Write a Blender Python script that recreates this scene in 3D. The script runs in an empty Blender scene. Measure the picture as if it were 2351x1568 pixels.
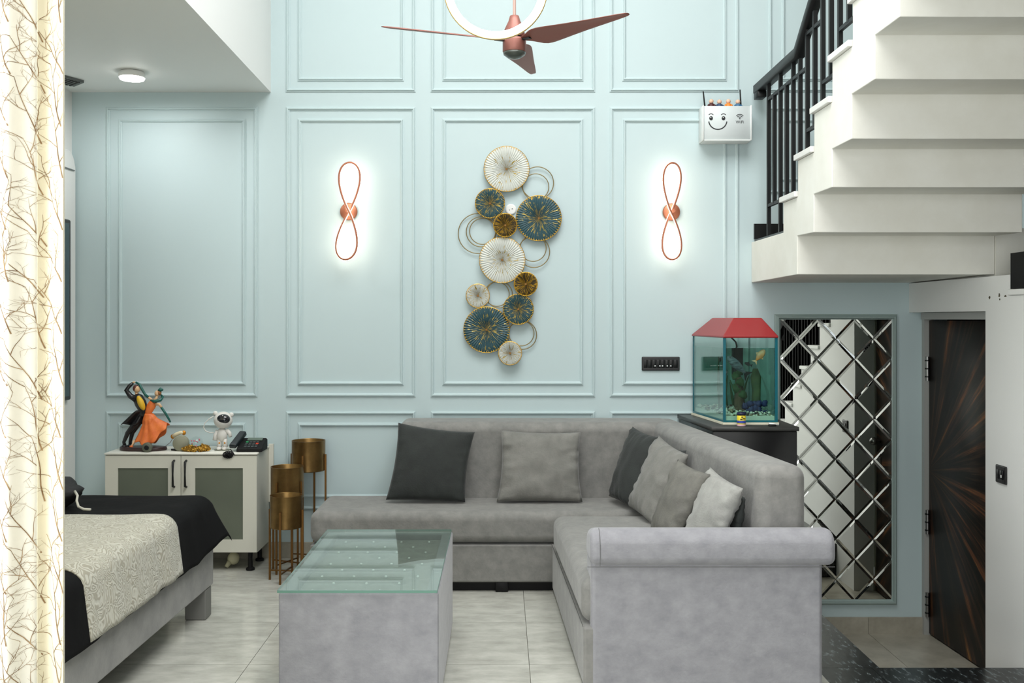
import bpy, math, random
from mathutils import Vector, Matrix, noise
random.seed(7)
C = bpy.context.scene
COL = C.collection
# ------------------------------------------------------------------ camera, light, exposure
F = 2286.0                      # focal length in pixels of the 2351 px wide frame
VX, VY, H = 1150.0, 732.0, 1.5  # vanishing point and eye height
YW = 6.246                      # the panelled wall
cam = bpy.data.cameras.new('camera'); co = bpy.data.objects.new('camera', cam); COL.objects.link(co)
co.location = (0, 0, H); co.rotation_euler = (math.pi/2, 0, 0)
cam.sensor_width = 36; cam.lens = F/2351*36
cam.shift_x = (1175.5-VX)/2351; cam.shift_y = (VY-784)/2351
C.camera = co
C.view_settings.view_transform = 'Standard'; C.view_settings.look = 'None'
C.view_settings.exposure = 0.0; C.view_settings.gamma = 1; C.view_settings.use_curve_mapping = False
C.cycles.use_denoising = True
C.cycles.max_bounces = 10; C.cycles.transparent_max_bounces = 24
C.cycles.caustics_reflective = False; C.cycles.caustics_refractive = False
C.cycles.sample_clamp_indirect = 6
w = bpy.data.worlds.new('World'); C.world = w; w.use_nodes = True
w.node_tree.nodes['Background'].inputs[0].default_value = (.85, .93, 1, 1)
w.node_tree.nodes['Background'].inputs[1].default_value = 1.0
def area(name, loc, rot, sx, sy, power, col=(1, 1, 1)):
    l = bpy.data.lights.new(name, 'AREA'); l.shape = 'RECTANGLE'; l.size = sx; l.size_y = sy
    l.energy = power; l.color = col
    o = bpy.data.objects.new(name, l); COL.objects.link(o); o.location = loc; o.rotation_euler = rot
    return o
R = math.radians
area('fill_behind_camera', (0.2, -2.45, 2.0), (R(90), 0, 0), 4.2, 3.2, 112, (.97, .98, 1))  # added fill behind the camera; the rear wall has no window
area('curtain_fill_left', (-2.6, 1.7, 1.55), (R(90), 0, R(-68)), 1.5, 2.0, 88, (1, 1, 1))  # added fill at the unseen left window, brightens the curtain
area('overhead_fill', (0.3, 3.2, 4.93), (0, 0, 0), 2.6, 3.0, 205, (1, .995, .985))  # added overhead fill; no fixture is built on the high ceiling

# ------------------------------------------------------------------ helpers
def lin(c):
    r = []
    for v in c:
        v = v/255.0
        r.append(v/12.92 if v <= .04045 else ((v+.055)/1.055)**2.4)
    return (r[0], r[1], r[2], 1)
def P(px, py, Y):
    return Vector(((px-VX)*Y/F, Y, H-(py-VY)*Y/F))
MATS = {}
def mat(name, col, rough=.5, metal=0.0, col2=None, scale=5, detail=6, bump=0.0, bscale=60, stretch=None, sheen=0, spec=.5, lo=.35, hi=.65, rnd=0, coat=0):
    if name in MATS: return MATS[name]
    m = bpy.data.materials.new(name); m.use_nodes = True; nt = m.node_tree; b = nt.nodes['Principled BSDF']
    b.inputs['Base Color'].default_value = lin(col); b.inputs['Roughness'].default_value = rough
    b.inputs['Metallic'].default_value = metal; b.inputs['Specular IOR Level'].default_value = spec
    if sheen: b.inputs['Sheen Weight'].default_value = sheen; b.inputs['Sheen Roughness'].default_value = .4
    if coat: b.inputs['Coat Weight'].default_value = coat
    tc = None
    if col2 or bump:
        tc = nt.nodes.new('ShaderNodeTexCoord'); mp = nt.nodes.new('ShaderNodeMapping')
        nt.links.new(tc.outputs['Object'], mp.inputs[0])
        if stretch: mp.inputs['Scale'].default_value = stretch
        if rnd:
            oi = nt.nodes.new('ShaderNodeObjectInfo'); mu = nt.nodes.new('ShaderNodeMath'); mu.operation = 'MULTIPLY'
            mu.inputs[1].default_value = 37; nt.links.new(oi.outputs['Random'], mu.inputs[0]); nt.links.new(mu.outputs[0], mp.inputs['Location'])
    if col2:
        n = nt.nodes.new('ShaderNodeTexNoise'); n.inputs['Scale'].default_value = scale; n.inputs['Detail'].default_value = detail
        n.inputs['Roughness'].default_value = .62
        nt.links.new(mp.outputs[0], n.inputs['Vector'])
        cr = nt.nodes.new('ShaderNodeValToRGB'); cr.color_ramp.elements[0].position = lo; cr.color_ramp.elements[1].position = hi
        cr.color_ramp.elements[0].color = lin(col2); cr.color_ramp.elements[1].color = lin(col)
        nt.links.new(n.outputs['Fac'], cr.inputs[0]); nt.links.new(cr.outputs[0], b.inputs['Base Color'])
    if bump:
        n2 = nt.nodes.new('ShaderNodeTexNoise'); n2.inputs['Scale'].default_value = bscale; n2.inputs['Detail'].default_value = 4
        nt.links.new(mp.outputs[0], n2.inputs['Vector'])
        bp = nt.nodes.new('ShaderNodeBump'); bp.inputs['Strength'].default_value = bump; bp.inputs['Distance'].default_value = .01
        nt.links.new(n2.outputs['Fac'], bp.inputs['Height']); nt.links.new(bp.outputs[0], b.inputs['Normal'])
    MATS[name] = m
    return m
def emit(name, col, s):
    if name in MATS: return MATS[name]
    m = bpy.data.materials.new(name); m.use_nodes = True; nt = m.node_tree
    b = nt.nodes['Principled BSDF']; b.inputs['Emission Color'].default_value = lin(col); b.inputs['Emission Strength'].default_value = s
    b.inputs['Base Color'].default_value = (.8, .8, .8, 1)
    MATS[name] = m; return m
def clear(name, tint, ior=1.5, rough=0.0, haze=0.0, hazecol=(200, 220, 210)):
    """thin clear sheet: tinted transparency under a Fresnel reflection (optionally hazy)"""
    if name in MATS: return MATS[name]
    m = bpy.data.materials.new(name); m.use_nodes = True; nt = m.node_tree
    nt.nodes.remove(nt.nodes['Principled BSDF']); out = nt.nodes['Material Output']
    t = nt.nodes.new('ShaderNodeBsdfTransparent'); t.inputs[0].default_value = lin(tint)
    g = nt.nodes.new('ShaderNodeBsdfGlossy'); g.inputs['Roughness'].default_value = rough; g.inputs[0].default_value = (1, 1, 1, 1)
    lw = nt.nodes.new('ShaderNodeLayerWeight'); lw.inputs[0].default_value = .5
    pw = nt.nodes.new('ShaderNodeMath'); pw.operation = 'POWER'; nt.links.new(lw.outputs['Facing'], pw.inputs[0]); pw.inputs[1].default_value = 4.2
    f0 = ((ior-1)/(ior+1))**2*1.8
    fr = nt.nodes.new('ShaderNodeMath'); fr.operation = 'MULTIPLY_ADD'; nt.links.new(pw.outputs[0], fr.inputs[0]); fr.inputs[1].default_value = .85*(1-f0); fr.inputs[2].default_value = f0
    mx = nt.nodes.new('ShaderNodeMixShader'); nt.links.new(fr.outputs[0], mx.inputs[0])
    src = t.outputs[0]
    if haze:
        d = nt.nodes.new('ShaderNodeBsdfDiffuse'); d.inputs[0].default_value = lin(hazecol)
        m2 = nt.nodes.new('ShaderNodeMixShader'); m2.inputs[0].default_value = haze
        nt.links.new(t.outputs[0], m2.inputs[1]); nt.links.new(d.outputs[0], m2.inputs[2]); src = m2.outputs[0]
    nt.links.new(src, mx.inputs[1]); nt.links.new(g.outputs[0], mx.inputs[2]); nt.links.new(mx.outputs[0], out.inputs[0])
    MATS[name] = m; return m

WO = {}      # world origin of every object made here
def tag(o, label=None, cat=None, group=None, kind=None):
    if label: o['label'] = label
    if cat: o['category'] = cat
    if group: o['group'] = group
    if kind: o['kind'] = kind
    return o
def thing(name, label, cat, loc, group=None, kind=None):
    o = bpy.data.objects.new(name, None); COL.objects.link(o); o.location = loc; o.empty_display_size = .05
    WO[o.name] = Vector(loc)
    return tag(o, label, cat, group, kind)
class MB:
    def __init__(s): s.v = []; s.f = []
    def add(s, vs, fs):
        n = len(s.v); s.v += [Vector(p) for p in vs]; s.f += [tuple(i+n for i in q) for q in fs]; return s
    def box(s, x0, x1, y0, y1, z0, z1):
        return s.add([(x0,y0,z0),(x1,y0,z0),(x1,y1,z0),(x0,y1,z0),(x0,y0,z1),(x1,y0,z1),(x1,y1,z1),(x0,y1,z1)],
                     [(3,2,1,0),(4,5,6,7),(0,1,5,4),(1,2,6,5),(2,3,7,6),(3,0,4,7)])
    def prism(s, poly, axis, lo, hi):
        """poly of 2D points; axis 'x': (y,z)  'y': (x,z)  'z': (x,y)"""
        n = len(poly); vs = []
        for t in (lo, hi):
            for a, b in poly:
                vs.append((t,a,b) if axis == 'x' else (a,t,b) if axis == 'y' else (a,b,t))
        fs = [tuple(range(n-1,-1,-1)), tuple(range(n, 2*n))] + [(i,(i+1)%n,(i+1)%n+n,i+n) for i in range(n)]
        return s.add(vs, fs)
    def tube(s, pts, r, n=10, closed=False, flat=None, cap=True):
        """sweep a circle (r float or list); flat=(a,b) multiplies the two radii"""
        pts = [Vector(p) for p in pts]; m = len(pts); rs = r if isinstance(r, (list, tuple)) else [r]*m
        rings = []; up = None
        for i, p in enumerate(pts):
            a = pts[(i-1) % m] if (closed or i > 0) else p; b = pts[(i+1) % m] if (closed or i < m-1) else p
            t = (b-a).normalized()
            if up is None:
                up = Vector((0,1,0)) if abs(t.y) < .9 else Vector((0,0,1))
            up = (up - t*up.dot(t)).normalized(); sd = t.cross(up)
            fa, fb = flat or (1, 1)
            rings.append([p+(up*math.cos(2*math.pi*k/n)*fa+sd*math.sin(2*math.pi*k/n)*fb)*rs[i] for k in range(n)])
        vs = [q for g in rings for q in g]; fs = []
        for i in range(m if closed else m-1):
            j = (i+1) % m
            for k in range(n):
                fs.append((i*n+k, i*n+(k+1)%n, j*n+(k+1)%n, j*n+k))
        if not closed and cap:
            fs.append(tuple(range(n-1,-1,-1))); fs.append(tuple((m-1)*n+k for k in range(n)))
        return s.add(vs, fs)
    def bar(s, a, b, w, h=None):
        """square bar from a to b"""
        a = Vector(a); b = Vector(b); t = (b-a).normalized(); up = Vector((0,0,1)) if abs(t.z) < .9 else Vector((0,1,0))
        sd = t.cross(up).normalized()*(w/2); u = sd.cross(t).normalized()*((h or w)/2)
        vs = [a-sd-u,a+sd-u,a+sd+u,a-sd+u,b-sd-u,b+sd-u,b+sd+u,b-sd+u]
        return s.add(vs, [(3,2,1,0),(4,5,6,7),(0,1,5,4),(1,2,6,5),(2,3,7,6),(3,0,4,7)])
    def lathe(s, prof, c=(0,0,0), n=32, axis='z', cap=True):
        c = Vector(c); vs = []; m = len(prof)
        for r, h in prof:
            for k in range(n):
                a = 2*math.pi*k/n; x, y = r*math.cos(a), r*math.sin(a)
                vs.append(c+(Vector((x,y,h)) if axis == 'z' else Vector((x,h,y)) if axis == 'y' else Vector((h,x,y))))
        fs = [(i*n+k,i*n+(k+1)%n,(i+1)*n+(k+1)%n,(i+1)*n+k) for i in range(m-1) for k in range(n)]
        if cap: fs += [tuple(range(n-1,-1,-1)), tuple((m-1)*n+k for k in range(n))]
        return s.add(vs, fs)
    def ball(s, c, rx, ry=None, rz=None, n=16, m=10, rot=None, jit=0):
        ry = ry or rx; rz = rz or rx; c = Vector(c); vs = []; 
        for i in range(1, m):
            th = math.pi*i/m
            for k in range(n):
                a = 2*math.pi*k/n
                q = Vector((math.sin(th)*math.cos(a), math.sin(th)*math.sin(a), math.cos(th)))
                if jit: q *= 1+jit*noise.noise(q*2+c*40)
                vs.append(Vector((q.x*rx, q.y*ry, q.z*rz)))
        vs += [Vector((0,0,rz)), Vector((0,0,-rz))]
        if rot: vs = [rot @ q for q in vs]
        vs = [q+c for q in vs]
        L = (m-1)*n
        fs = [(i*n+k,(i+1)*n+k,(i+1)*n+(k+1)%n,i*n+(k+1)%n) for i in range(m-2) for k in range(n)]
        fs += [(L,k,(k+1)%n) for k in range(n)] + [(L+1,(m-2)*n+(k+1)%n,(m-2)*n+k) for k in range(n)]
        return s.add(vs, fs)
    def grid(s, fn, nu, nv, wrapu=False):
        vs = [fn(i/(nu if wrapu else nu-1), j/(nv-1)) for i in range(nu) for j in range(nv)]
        fs = [(i*nv+j, ((i+1)%nu)*nv+j, ((i+1)%nu)*nv+j+1, i*nv+j+1) for i in range(nu if wrapu else nu-1) for j in range(nv-1)]
        return s.add(vs, fs)
    def build(s, name, m, parent=None, bevel=0, seg=3, smooth=False, label=None, cat=None, group=None, kind=None, subsurf=0, solid=0, base=False):
        xs = [p.x for p in s.v]; ys = [p.y for p in s.v]; zs = [p.z for p in s.v]
        c = Vector(((min(xs)+max(xs))/2, (min(ys)+max(ys))/2, min(zs) if parent is None else (min(zs)+max(zs))/2))
        me = bpy.data.meshes.new(name); me.from_pydata([p-c for p in s.v], [], s.f); me.update()
        if m:
            for q in (m if isinstance(m, (list, tuple)) else [m]): me.materials.append(q)
        bm_fix(me)
        if smooth: me.polygons.foreach_set('use_smooth', [True]*len(me.polygons))
        o = bpy.data.objects.new(name, me); COL.objects.link(o)
        if parent is not None:
            o.parent = parent; o.location = c-WO[parent.name]
        else: o.location = c
        WO[o.name] = c
        if bevel:
            md = o.modifiers.new('b', 'BEVEL'); md.width = bevel; md.segments = seg; md.limit_method = 'ANGLE'; md.angle_limit = R(40)
            md.harden_normals = False
            me.polygons.foreach_set('use_smooth', [True]*len(me.polygons))
            if seg > 1:
                wn = o.modifiers.new('w', 'WEIGHTED_NORMAL'); wn.keep_sharp = False
        if solid:
            md = o.modifiers.new('s', 'SOLIDIFY'); md.thickness = solid; md.offset = 0
        if subsurf:
            md = o.modifiers.new('u', 'SUBSURF'); md.levels = subsurf; md.render_levels = subsurf
        return tag(o, label, cat, group, kind)
import bmesh
def bm_fix(me):
    bm = bmesh.new(); bm.from_mesh(me); bmesh.ops.recalc_face_normals(bm, faces=bm.faces); bm.to_mesh(me); bm.free()
def box(name, x0, x1, y0, y1, z0, z1, m, parent=None, **k): return MB().box(x0,x1,y0,y1,z0,z1).build(name, m, parent, **k)
def dup(o, parent, delta):
    c = o.copy(); COL.objects.link(c); c.parent = parent; c.location = o.location+Vector(delta); return c

# ------------------------------------------------------------------ materials
M_rail2 = mat('railing_black', (9, 9, 10), .7, spec=.08)
M_wall = mat('aqua_paint', (189, 207, 209), .55, bump=.02, bscale=300)
M_white = mat('white_paint', (234, 235, 232), .6, bump=.03, bscale=120)
M_stairw = mat('stair_plaster', (232, 232, 224), .65, col2=(224, 223, 213), scale=3, bump=.05, bscale=40)
M_tile = mat('marble_tile', (203, 203, 194), .13, col2=(172, 172, 163), scale=9, detail=14, stretch=(.8, 1.7, 1), lo=.30, hi=.66, rnd=1)
M_skirt = mat('skirting_tile', (176, 172, 158), .3, col2=(150, 146, 132), scale=6, detail=8)
M_grout = mat('grout', (150, 148, 138), .8)
M_black = mat('black_granite', (20, 24, 25), .22, col2=(84, 92, 94), scale=16, detail=12, stretch=(3.0, 1, 1), lo=.36, hi=.47)
M_sofa = mat('grey_suede', (138, 137, 133), .85, col2=(118, 118, 115), scale=16, detail=10, bump=.15, bscale=90, sheen=.25, lo=.32, hi=.68)  # darker copy of the suede: falloff of light toward the wall put into colour
M_sofa_lit = mat('grey_suede_lit', (150, 150, 154), .85, col2=(130, 130, 135), scale=16, detail=12, bump=.15, bscale=90, sheen=.25, lo=.3, hi=.7, stretch=(1, 1, 1.3))  # paler lilac copy of the same suede: stronger front light put into its colour
M_cdark = mat('charcoal_cloth', (48, 52, 50), .9, col2=(41, 44, 43), scale=10, bump=.2, bscale=120, sheen=.1)
M_cgrey = mat('cushion_grey', (128, 127, 122), .9, col2=(115, 115, 110), scale=14, bump=.2, bscale=120, sheen=.2)
M_colive = mat('cushion_grey_brown', (116, 115, 108), .9, col2=(102, 101, 96), scale=14, bump=.2, bscale=120)
M_clight = mat('cushion_light', (154, 155, 150), .9, col2=(140, 140, 136), scale=12, bump=.2, bscale=120, sheen=.2)
M_bk = mat('black_metal', (12, 14, 15), .45, spec=.4)
M_bkm = mat('black_lacquer', (20, 20, 21), .3)
M_matte = mat('black_plastic', (12, 12, 13), .6, spec=.3)
M_brass = mat('brushed_brass', (148, 118, 72), .36, metal=.85, col2=(122, 95, 55), scale=8, detail=4)
M_bleg = mat('brass_leg', (120, 86, 46), .4, metal=.85)
M_cab = mat('cabinet_white', (214, 213, 200), .4)
M_frost = mat('frosted_glass', (112, 118, 104), .22, col2=(98, 104, 92), scale=2, detail=2)
M_cop = mat('copper', (176, 112, 86), .4, metal=.6)
M_copp = mat('copper_paint', (142, 92, 82), .45, metal=.3)
M_red = mat('red_plastic', (140, 26, 28), .38, coat=.15)
M_gold = mat('gold_leaf', (200, 158, 60), .32, metal=.9, bump=.4, bscale=60)

def structure(name, mb, m, label=None, cat=None, **k):
    return mb.build(name, m, kind='structure', label=label, cat=cat, **k)

# ------------------------------------------------------------------ the shell
XL, XR, ZL = -2.691, 2.56, -0.47
structure('wall_back', MB().box(-2.95, 3.8, YW, YW+.2, -.6, 5.1), M_wall, 'pale aqua wall with rows of double moulded panels', 'wall')
structure('wall_left', MB().box(XL-.2, XL, 2.75, YW+.2, -.1, 2.93).box(XL-.2, XL, -2.6, .75, -.1, 2.93).box(XL-.2, XL, .75, 2.75, -.1, .5).box(XL-.2, XL, .75, 2.75, 2.6, 2.93),
          M_white, 'white side wall behind the curtain, with the opening of the added window', 'wall')
structure('wall_rear', MB().box(-2.9, 3.8, -2.8, -2.6, -.6, 5.1), M_white, 'plain white wall behind the camera', 'wall')
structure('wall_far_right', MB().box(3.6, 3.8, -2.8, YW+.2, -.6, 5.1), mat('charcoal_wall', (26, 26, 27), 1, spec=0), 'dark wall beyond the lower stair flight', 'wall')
structure('ceiling', MB().box(-2.9, 3.8, -2.8, YW+.2, 5.0, 5.15), M_white, 'high white ceiling over the double height room', 'ceiling')
sl = MB().prism([(XL-.2, -2.6), (XL-.2, YW), (-1.443, YW), (-1.40, 4.0), (-1.37, -2.6)], 'z', 2.921, 5.0)
structure('ceiling_left', sl, M_white, 'lower white ceiling and its upstand beside the double height void', 'ceiling')
# unseen window, added in the left wall to light the curtain
wn = thing('added_window_1', 'added white framed window, out of view in the left side wall', 'window', (XL-.1, 1.75, .5), kind='structure')
for a in ((.75, .81, .5, 2.6), (2.69, 2.75, .5, 2.6), (1.72, 1.78, .5, 2.6), (.81, 2.69, .5, .56), (.81, 2.69, 2.54, 2.6)):
    box('window_frame', XL-.16, XL-.1, a[0], a[1], a[2], a[3], M_white, wn)
for a in ((.81, 1.72), (1.78, 2.69)): box('pane', XL-.135, XL-.13, a[0], a[1], .56, 2.54, clear('window_glass', (240, 248, 245)), wn)
# floors
PE = 1.355
fl = thing('floor', 'glossy pale grey marble tile floor', 'floor', (0, 2, 0), kind='structure')
MB().box(XL, PE, -2.6, YW, -.5, -.012).box(PE, 1.68, 5.48, YW, -.5, -.012).build('screed', M_grout, fl)
gx = [XL, -2.313, -1.095, .123, PE]; gy = [-2.6, -2.28, -1.68, -1.08, -.48, .12, .72, 1.32, 1.92, 2.52, 3.12, 3.72, 4.32, 4.92, 5.52, YW]
for i in range(4):
    for j in range(len(gy)-1):
        g = .0013
        box('tile', gx[i]+g, gx[i+1]-g, gy[j]+g, gy[j+1]-g, -.012, 0, M_tile, fl)
box('tile', PE+.002, 1.68, 5.5, YW, -.012, 0, M_tile, fl)
st = thing('floor_step', 'black granite step beside the tiled platform', 'step', (1.8, 3, ZL), kind='structure')
for a in ((PE+.002, 1.855, 4.88, YW-.03), (PE+.002, 1.815, 3.4, 4.878), (PE+.002, 1.815, 1.9, 3.398), (PE+.002, 1.815, -2.6, 1.898),
          (1.817, XR, 3.9, 4.88), (1.817, XR, 2.4, 3.898), (1.817, XR, -2.6, 2.398)):
    box('granite_slab', a[0], a[1], a[2], a[3], -.235, -.21, M_black, st)
MB().box(PE+.002, 1.85, -2.6, YW-.03, -.5, -.236).box(1.85, XR, -2.6, 4.87, -.5, -.236).build('riser_body', M_black, st)
lf = thing('floor_lower', 'sunken grey tile floor before the door', 'floor', (2.3, 5.5, ZL), kind='structure')
for a in ((1.856, 2.30, 5.32, YW), (2.302, 2.9, 5.32, YW), (1.856, 2.30, 4.882, 5.318), (2.302, 2.9, 4.882, 5.318)):
    box('tile', a[0], a[1]-.001, a[2], a[3]-.001, ZL-.012, ZL, M_skirt, lf)
MB().box(1.856, 3.6, 4.882, YW, ZL-.06, ZL-.012).box(XR+.24, 3.6, -2.6, 4.88, -.3, -.21).build('screed', M_grout, lf)
# skirtings
bb = thing('baseboard_back', 'stone tile skirting along the foot of the aqua wall', 'skirting', (0, YW, 0), kind='structure')
xs = [XL, -2.1, -1.5, -.9, -.3, .3, .9, 1.5]
for a, b in zip(xs[:-1], xs[1:]): box('skirting_tile', a+.001, b-.001, YW-.012, YW-.0005, 0, .101, M_skirt, bb)
for a, b in ((1.856, 2.30), (2.30, 2.66)): box('skirting_tile', a+.001, b-.001, YW-.012, YW-.0005, ZL, ZL+.101, M_skirt, bb)

# ------------------------------------------------------------------ wall panels (mouldings)
tn = [0]
def moulding(x0, x1, y0, y1, par, m=M_wall, wd=.024, hgt=.014, yb=YW):
    """rectangular picture-frame moulding in wall pixels, mitred, half-round profile"""
    a = P(x0, y1, YW); b = P(x1, y0, YW); X0, Z0, X1, Z1 = a.x, a.z, b.x, b.z
    prof = [(-wd/2, 0), (-wd/2, hgt*.35), (-wd*.25, hgt*.45), (-wd*.12, hgt), (wd*.12, hgt), (wd*.25, hgt*.5), (wd/2, hgt*.3), (wd/2, 0)]
    corners = [((X0, Z0), (1, 1)), ((X1, Z0), (-1, 1)), ((X1, Z1), (-1, -1)), ((X0, Z1), (1, -1))]
    for i in range(4):
        (c0, d0), (c1, d1) = corners[i], corners[(i+1) % 4]
        vs = [(c0[0]+d0[0]*u, yb-h, c0[1]+d0[1]*u) for u, h in prof]+[(c1[0]+d1[0]*u, yb-h, c1[1]+d1[1]*u) for u, h in prof]
        n = len(prof)
        MB().add(vs, [(k, (k+1) % n, (k+1) % n+n, k+n) for k in range(n)]+[tuple(range(n)), tuple(range(n, 2*n))]).build('moulding_strip', m, par)
cols = [(248, 587, 276, 560), (661, 950, 688, 923), (993, 1362, 1020, 1335), (1404, 1692, 1433, 1664), (1768, 2110, 1798, 2082)]
for ci, (a, b, c, d) in enumerate(cols):
    for (o0, o1, i0, i1), row in (((-560, 207, -533, 182), 0), ((250, 907, 277, 880), 1), ((948, 1166, 975, 1139), 2)):
        if ci == 0 and row == 0: continue
        if ci == 4 and row == 2: continue
        if ci == 4 and row == 1: o1, i1 = 440, 412
        tn[0] += 1
        t = thing('trim_%d' % tn[0], 'double moulding frame of the %s panel column, %s row' % (['first', 'second', 'third', 'fourth', 'fifth'][ci], ['top', 'middle', 'bottom'][row]),
                  'moulding', P((a+b)/2, o1, YW), kind='structure')
        moulding(a, b, o0, o1, t); moulding(c, d, i0, i1, t)

# ------------------------------------------------------------------ right wall, lintel, lower flight
prof = [(-.6+2.0, -.5)]
n0 = [(5.01-.26*(4-k), 1.617-.18*(4-k)) for k in range(-3, 5)]     # lower flight steps: riser end y, top z
poly = [(5.26, ZL), (n0[0][0]-.26, ZL)]
z = None
for k, (ye, zt) in enumerate(n0):
    poly += [(ye-.26, zt), (ye, zt)]
poly += [(5.01, 1.722), (5.26, 1.722)]
structure('wall_right', MB().prism(poly, 'x', XR, XR+.14).box(XR, XR+.14, 5.26, YW-.001, 1.54, 1.722), M_white, 'white stepped stair wall with the switch, right of the door', 'wall')
lfl = thing('lower_stair_flight', 'lower stair flight behind the white stepped wall at the right', 'staircase', (3.1, 4.2, -.3))
poly2 = [(5.26, -.3), (n0[0][0]-.26, -.3)]
for ye, zt in n0: poly2 += [(ye-.26, zt-.03), (ye, zt-.03)]
poly2 += [(5.01, 1.76), (5.26, 1.76)]
MB().prism(poly2, 'x', XR+.15, 3.58).build('flight_body', M_bkm, lfl)
for ye, zt in n0: 
    box('tread', XR+.145, 3.58, ye-.275, ye-.002, zt+.001, zt+.031, M_bkm, lfl)
    box('tread_end', XR-.015, XR+.144, ye-.275, ye-.002, zt+.001, zt+.031, M_white, lfl, bevel=.006, seg=2)
rl = thing('lower_railing', 'black railing on the lower stair flight, seen in the mirror', 'railing', (XR+.07, 4.2, .5))
for k, (ye, zt) in enumerate(n0[:-1]):
    for q in (.20, .12, .04):
        MB().bar((XR+.07, ye-q, zt+.03), (XR+.07, ye-q, min(zt+.95, 1.69+(5.26-ye)*.72 if ye > 4.2 else 9)), .02).build('baluster', M_rail2, rl)
MB().bar((XR+.07, n0[0][0]-.2, n0[0][1]+.97), (XR+.07, 4.3, 2.06), .05, .05).build('handrail', M_rail2, rl)
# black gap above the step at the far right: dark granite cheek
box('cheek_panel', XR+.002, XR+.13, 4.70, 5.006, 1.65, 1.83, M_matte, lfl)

M_chip = mat('bare_plaster', (96, 88, 66), .95, col2=(40, 36, 28), scale=60)
pw_ = bpy.data.objects['wall_right']
for py_, pz_, ry_, rz_ in ((5.215, 1.612, .012, .009), (5.115, 1.622, .009, .012), (5.11, 1.60, .006, .006), (5.05, 1.615, .012, .005)):
    n_ = 9; rq = random.Random(int(py_*1000))
    MB().prism([(py_+ry_*math.cos(2*math.pi*k/n_)*rq.uniform(.5, 1.2), pz_+rz_*math.sin(2*math.pi*k/n_)*rq.uniform(.5, 1.2)) for k in range(n_)], 'x', XR-.0008, XR+.001).build('chipped_spot', M_chip, pw_)

# door in its recess
dr = thing('door_1', 'dark wood veneer door with a brown sunburst grain', 'door', (2.7, 5.75, ZL), kind='structure')
dm = bpy.data.materials.new('sunburst_veneer'); dm.use_nodes = True; nt = dm.node_tree; b = nt.nodes['Principled BSDF']
b.inputs['Roughness'].default_value = .42; b.inputs['Specular IOR Level'].default_value = .25
tc = nt.nodes.new('ShaderNodeTexCoord'); sp = nt.nodes.new('ShaderNodeSeparateXYZ'); nt.links.new(tc.outputs['Object'], sp.inputs[0])
def mth(op, a, b_=None):
    n = nt.nodes.new('ShaderNodeMath'); n.operation = op
    for i, q in enumerate((a, b_)):
        if q is None: continue
        if isinstance(q, (int, float)): n.inputs[i].default_value = q
        else: nt.links.new(q, n.inputs[i])
    return n.outputs[0]
yy = mth('SUBTRACT', .47, sp.outputs[1]); zz = mth('SUBTRACT', sp.outputs[2], .04)
ang = mth('ARCTAN2', zz, yy); rad = mth('SQRT', mth('ADD', mth('MULTIPLY', yy, yy), mth('MULTIPLY', zz, zz)))
cb = nt.nodes.new('ShaderNodeCombineXYZ'); nt.links.new(mth('MULTIPLY', ang, 6.0), cb.inputs[0]); nt.links.new(mth('MULTIPLY', rad, .45), cb.inputs[1])
n1 = nt.nodes.new('ShaderNodeTexNoise'); n1.inputs['Scale'].default_value = 1.6; n1.inputs['Detail'].default_value = 9; n1.inputs['Roughness'].default_value = .7; nt.links.new(cb.outputs[0], n1.inputs['Vector'])
cr = nt.nodes.new('ShaderNodeValToRGB'); cr.color_ramp.elements[0].position = .47; cr.color_ramp.elements[0].color = lin((30, 27, 24))
cr.color_ramp.elements[1].position = .62; cr.color_ramp.elements[1].color = lin((122, 78, 50))
e = cr.color_ramp.elements.new(.68); e.color = lin((176, 130, 66)); e = cr.color_ramp.elements.new(.55); e.color = lin((60, 46, 38))
nt.links.new(n1.outputs['Fac'], cr.inputs[0]); nt.links.new(cr.outputs[0], b.inputs['Base Color'])
MB().prism([(2.668, YW-.04), (2.708, YW-.04), (2.748, 5.28), (2.708, 5.28)], 'z', ZL+.01, 1.49).build('door_leaf', dm, dr, bevel=.002, seg=1)
M_frame = mat('door_frame_grey', (168, 170, 166), .5)
MB().box(2.640, 2.70, YW-.035, YW-.001, ZL, 1.54).build('door_frame', M_frame, dr)
MB().box(2.62, 2.76, 5.26, YW-.036, 1.496, 1.538).build('door_frame', M_frame, dr)
M_steel = mat('steel', (150, 150, 148), .3, metal=.9)
for hz in (1.19, .235, -.28):
    hg = MB().lathe([(.011, -.075), (.011, .075)], (2.655, YW-.045, hz), 12).build('hinge', M_steel, dr, smooth=False)
    for q in (-.05, 0, .05): MB().lathe([(.014, -.004), (.014, .004)], (2.655, YW-.045, hz+q), 12).build('hinge_ring', M_bk, hg)
kn = MB().ball((2.655, 5.36, .63), .03).lathe([(.012, 0), (.012, .05)], (2.66, 5.36, .63), 12, 'x').build('knob', M_steel, dr, smooth=True)
box('lock_plate', 2.69, 2.712, 5.33, 5.39, .45, .52, M_steel, dr, bevel=.004, seg=2)
MB().box(XR+.14, 3.58, 5.262, 5.27, ZL, 1.538).build('recess_wall', mat('recess_paint', (176, 174, 160), .7), dr)
MB().box(2.80, 2.82, 5.27, YW, ZL, 1.79).build('recess_back', M_bk, dr)

# switch on the right wall
sw = thing('light_switch', 'black light switch on the white wall right of the door', 'switch', (XR, 5.08, .65))
box('face_plate', XR-.012, XR-.0005, 5.03, 5.133, .66, .752, M_bkm, sw, bevel=.006, seg=3)
for k in (0, 1): box('rocker', XR-.016, XR-.012, 5.05+.034*k, 5.08+.034*k, .682, .73, M_bk, sw, bevel=.002, seg=1)
box('marking', XR-.0175, XR-.016, 5.06, 5.068, .692, .706, M_white, sw)

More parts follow.
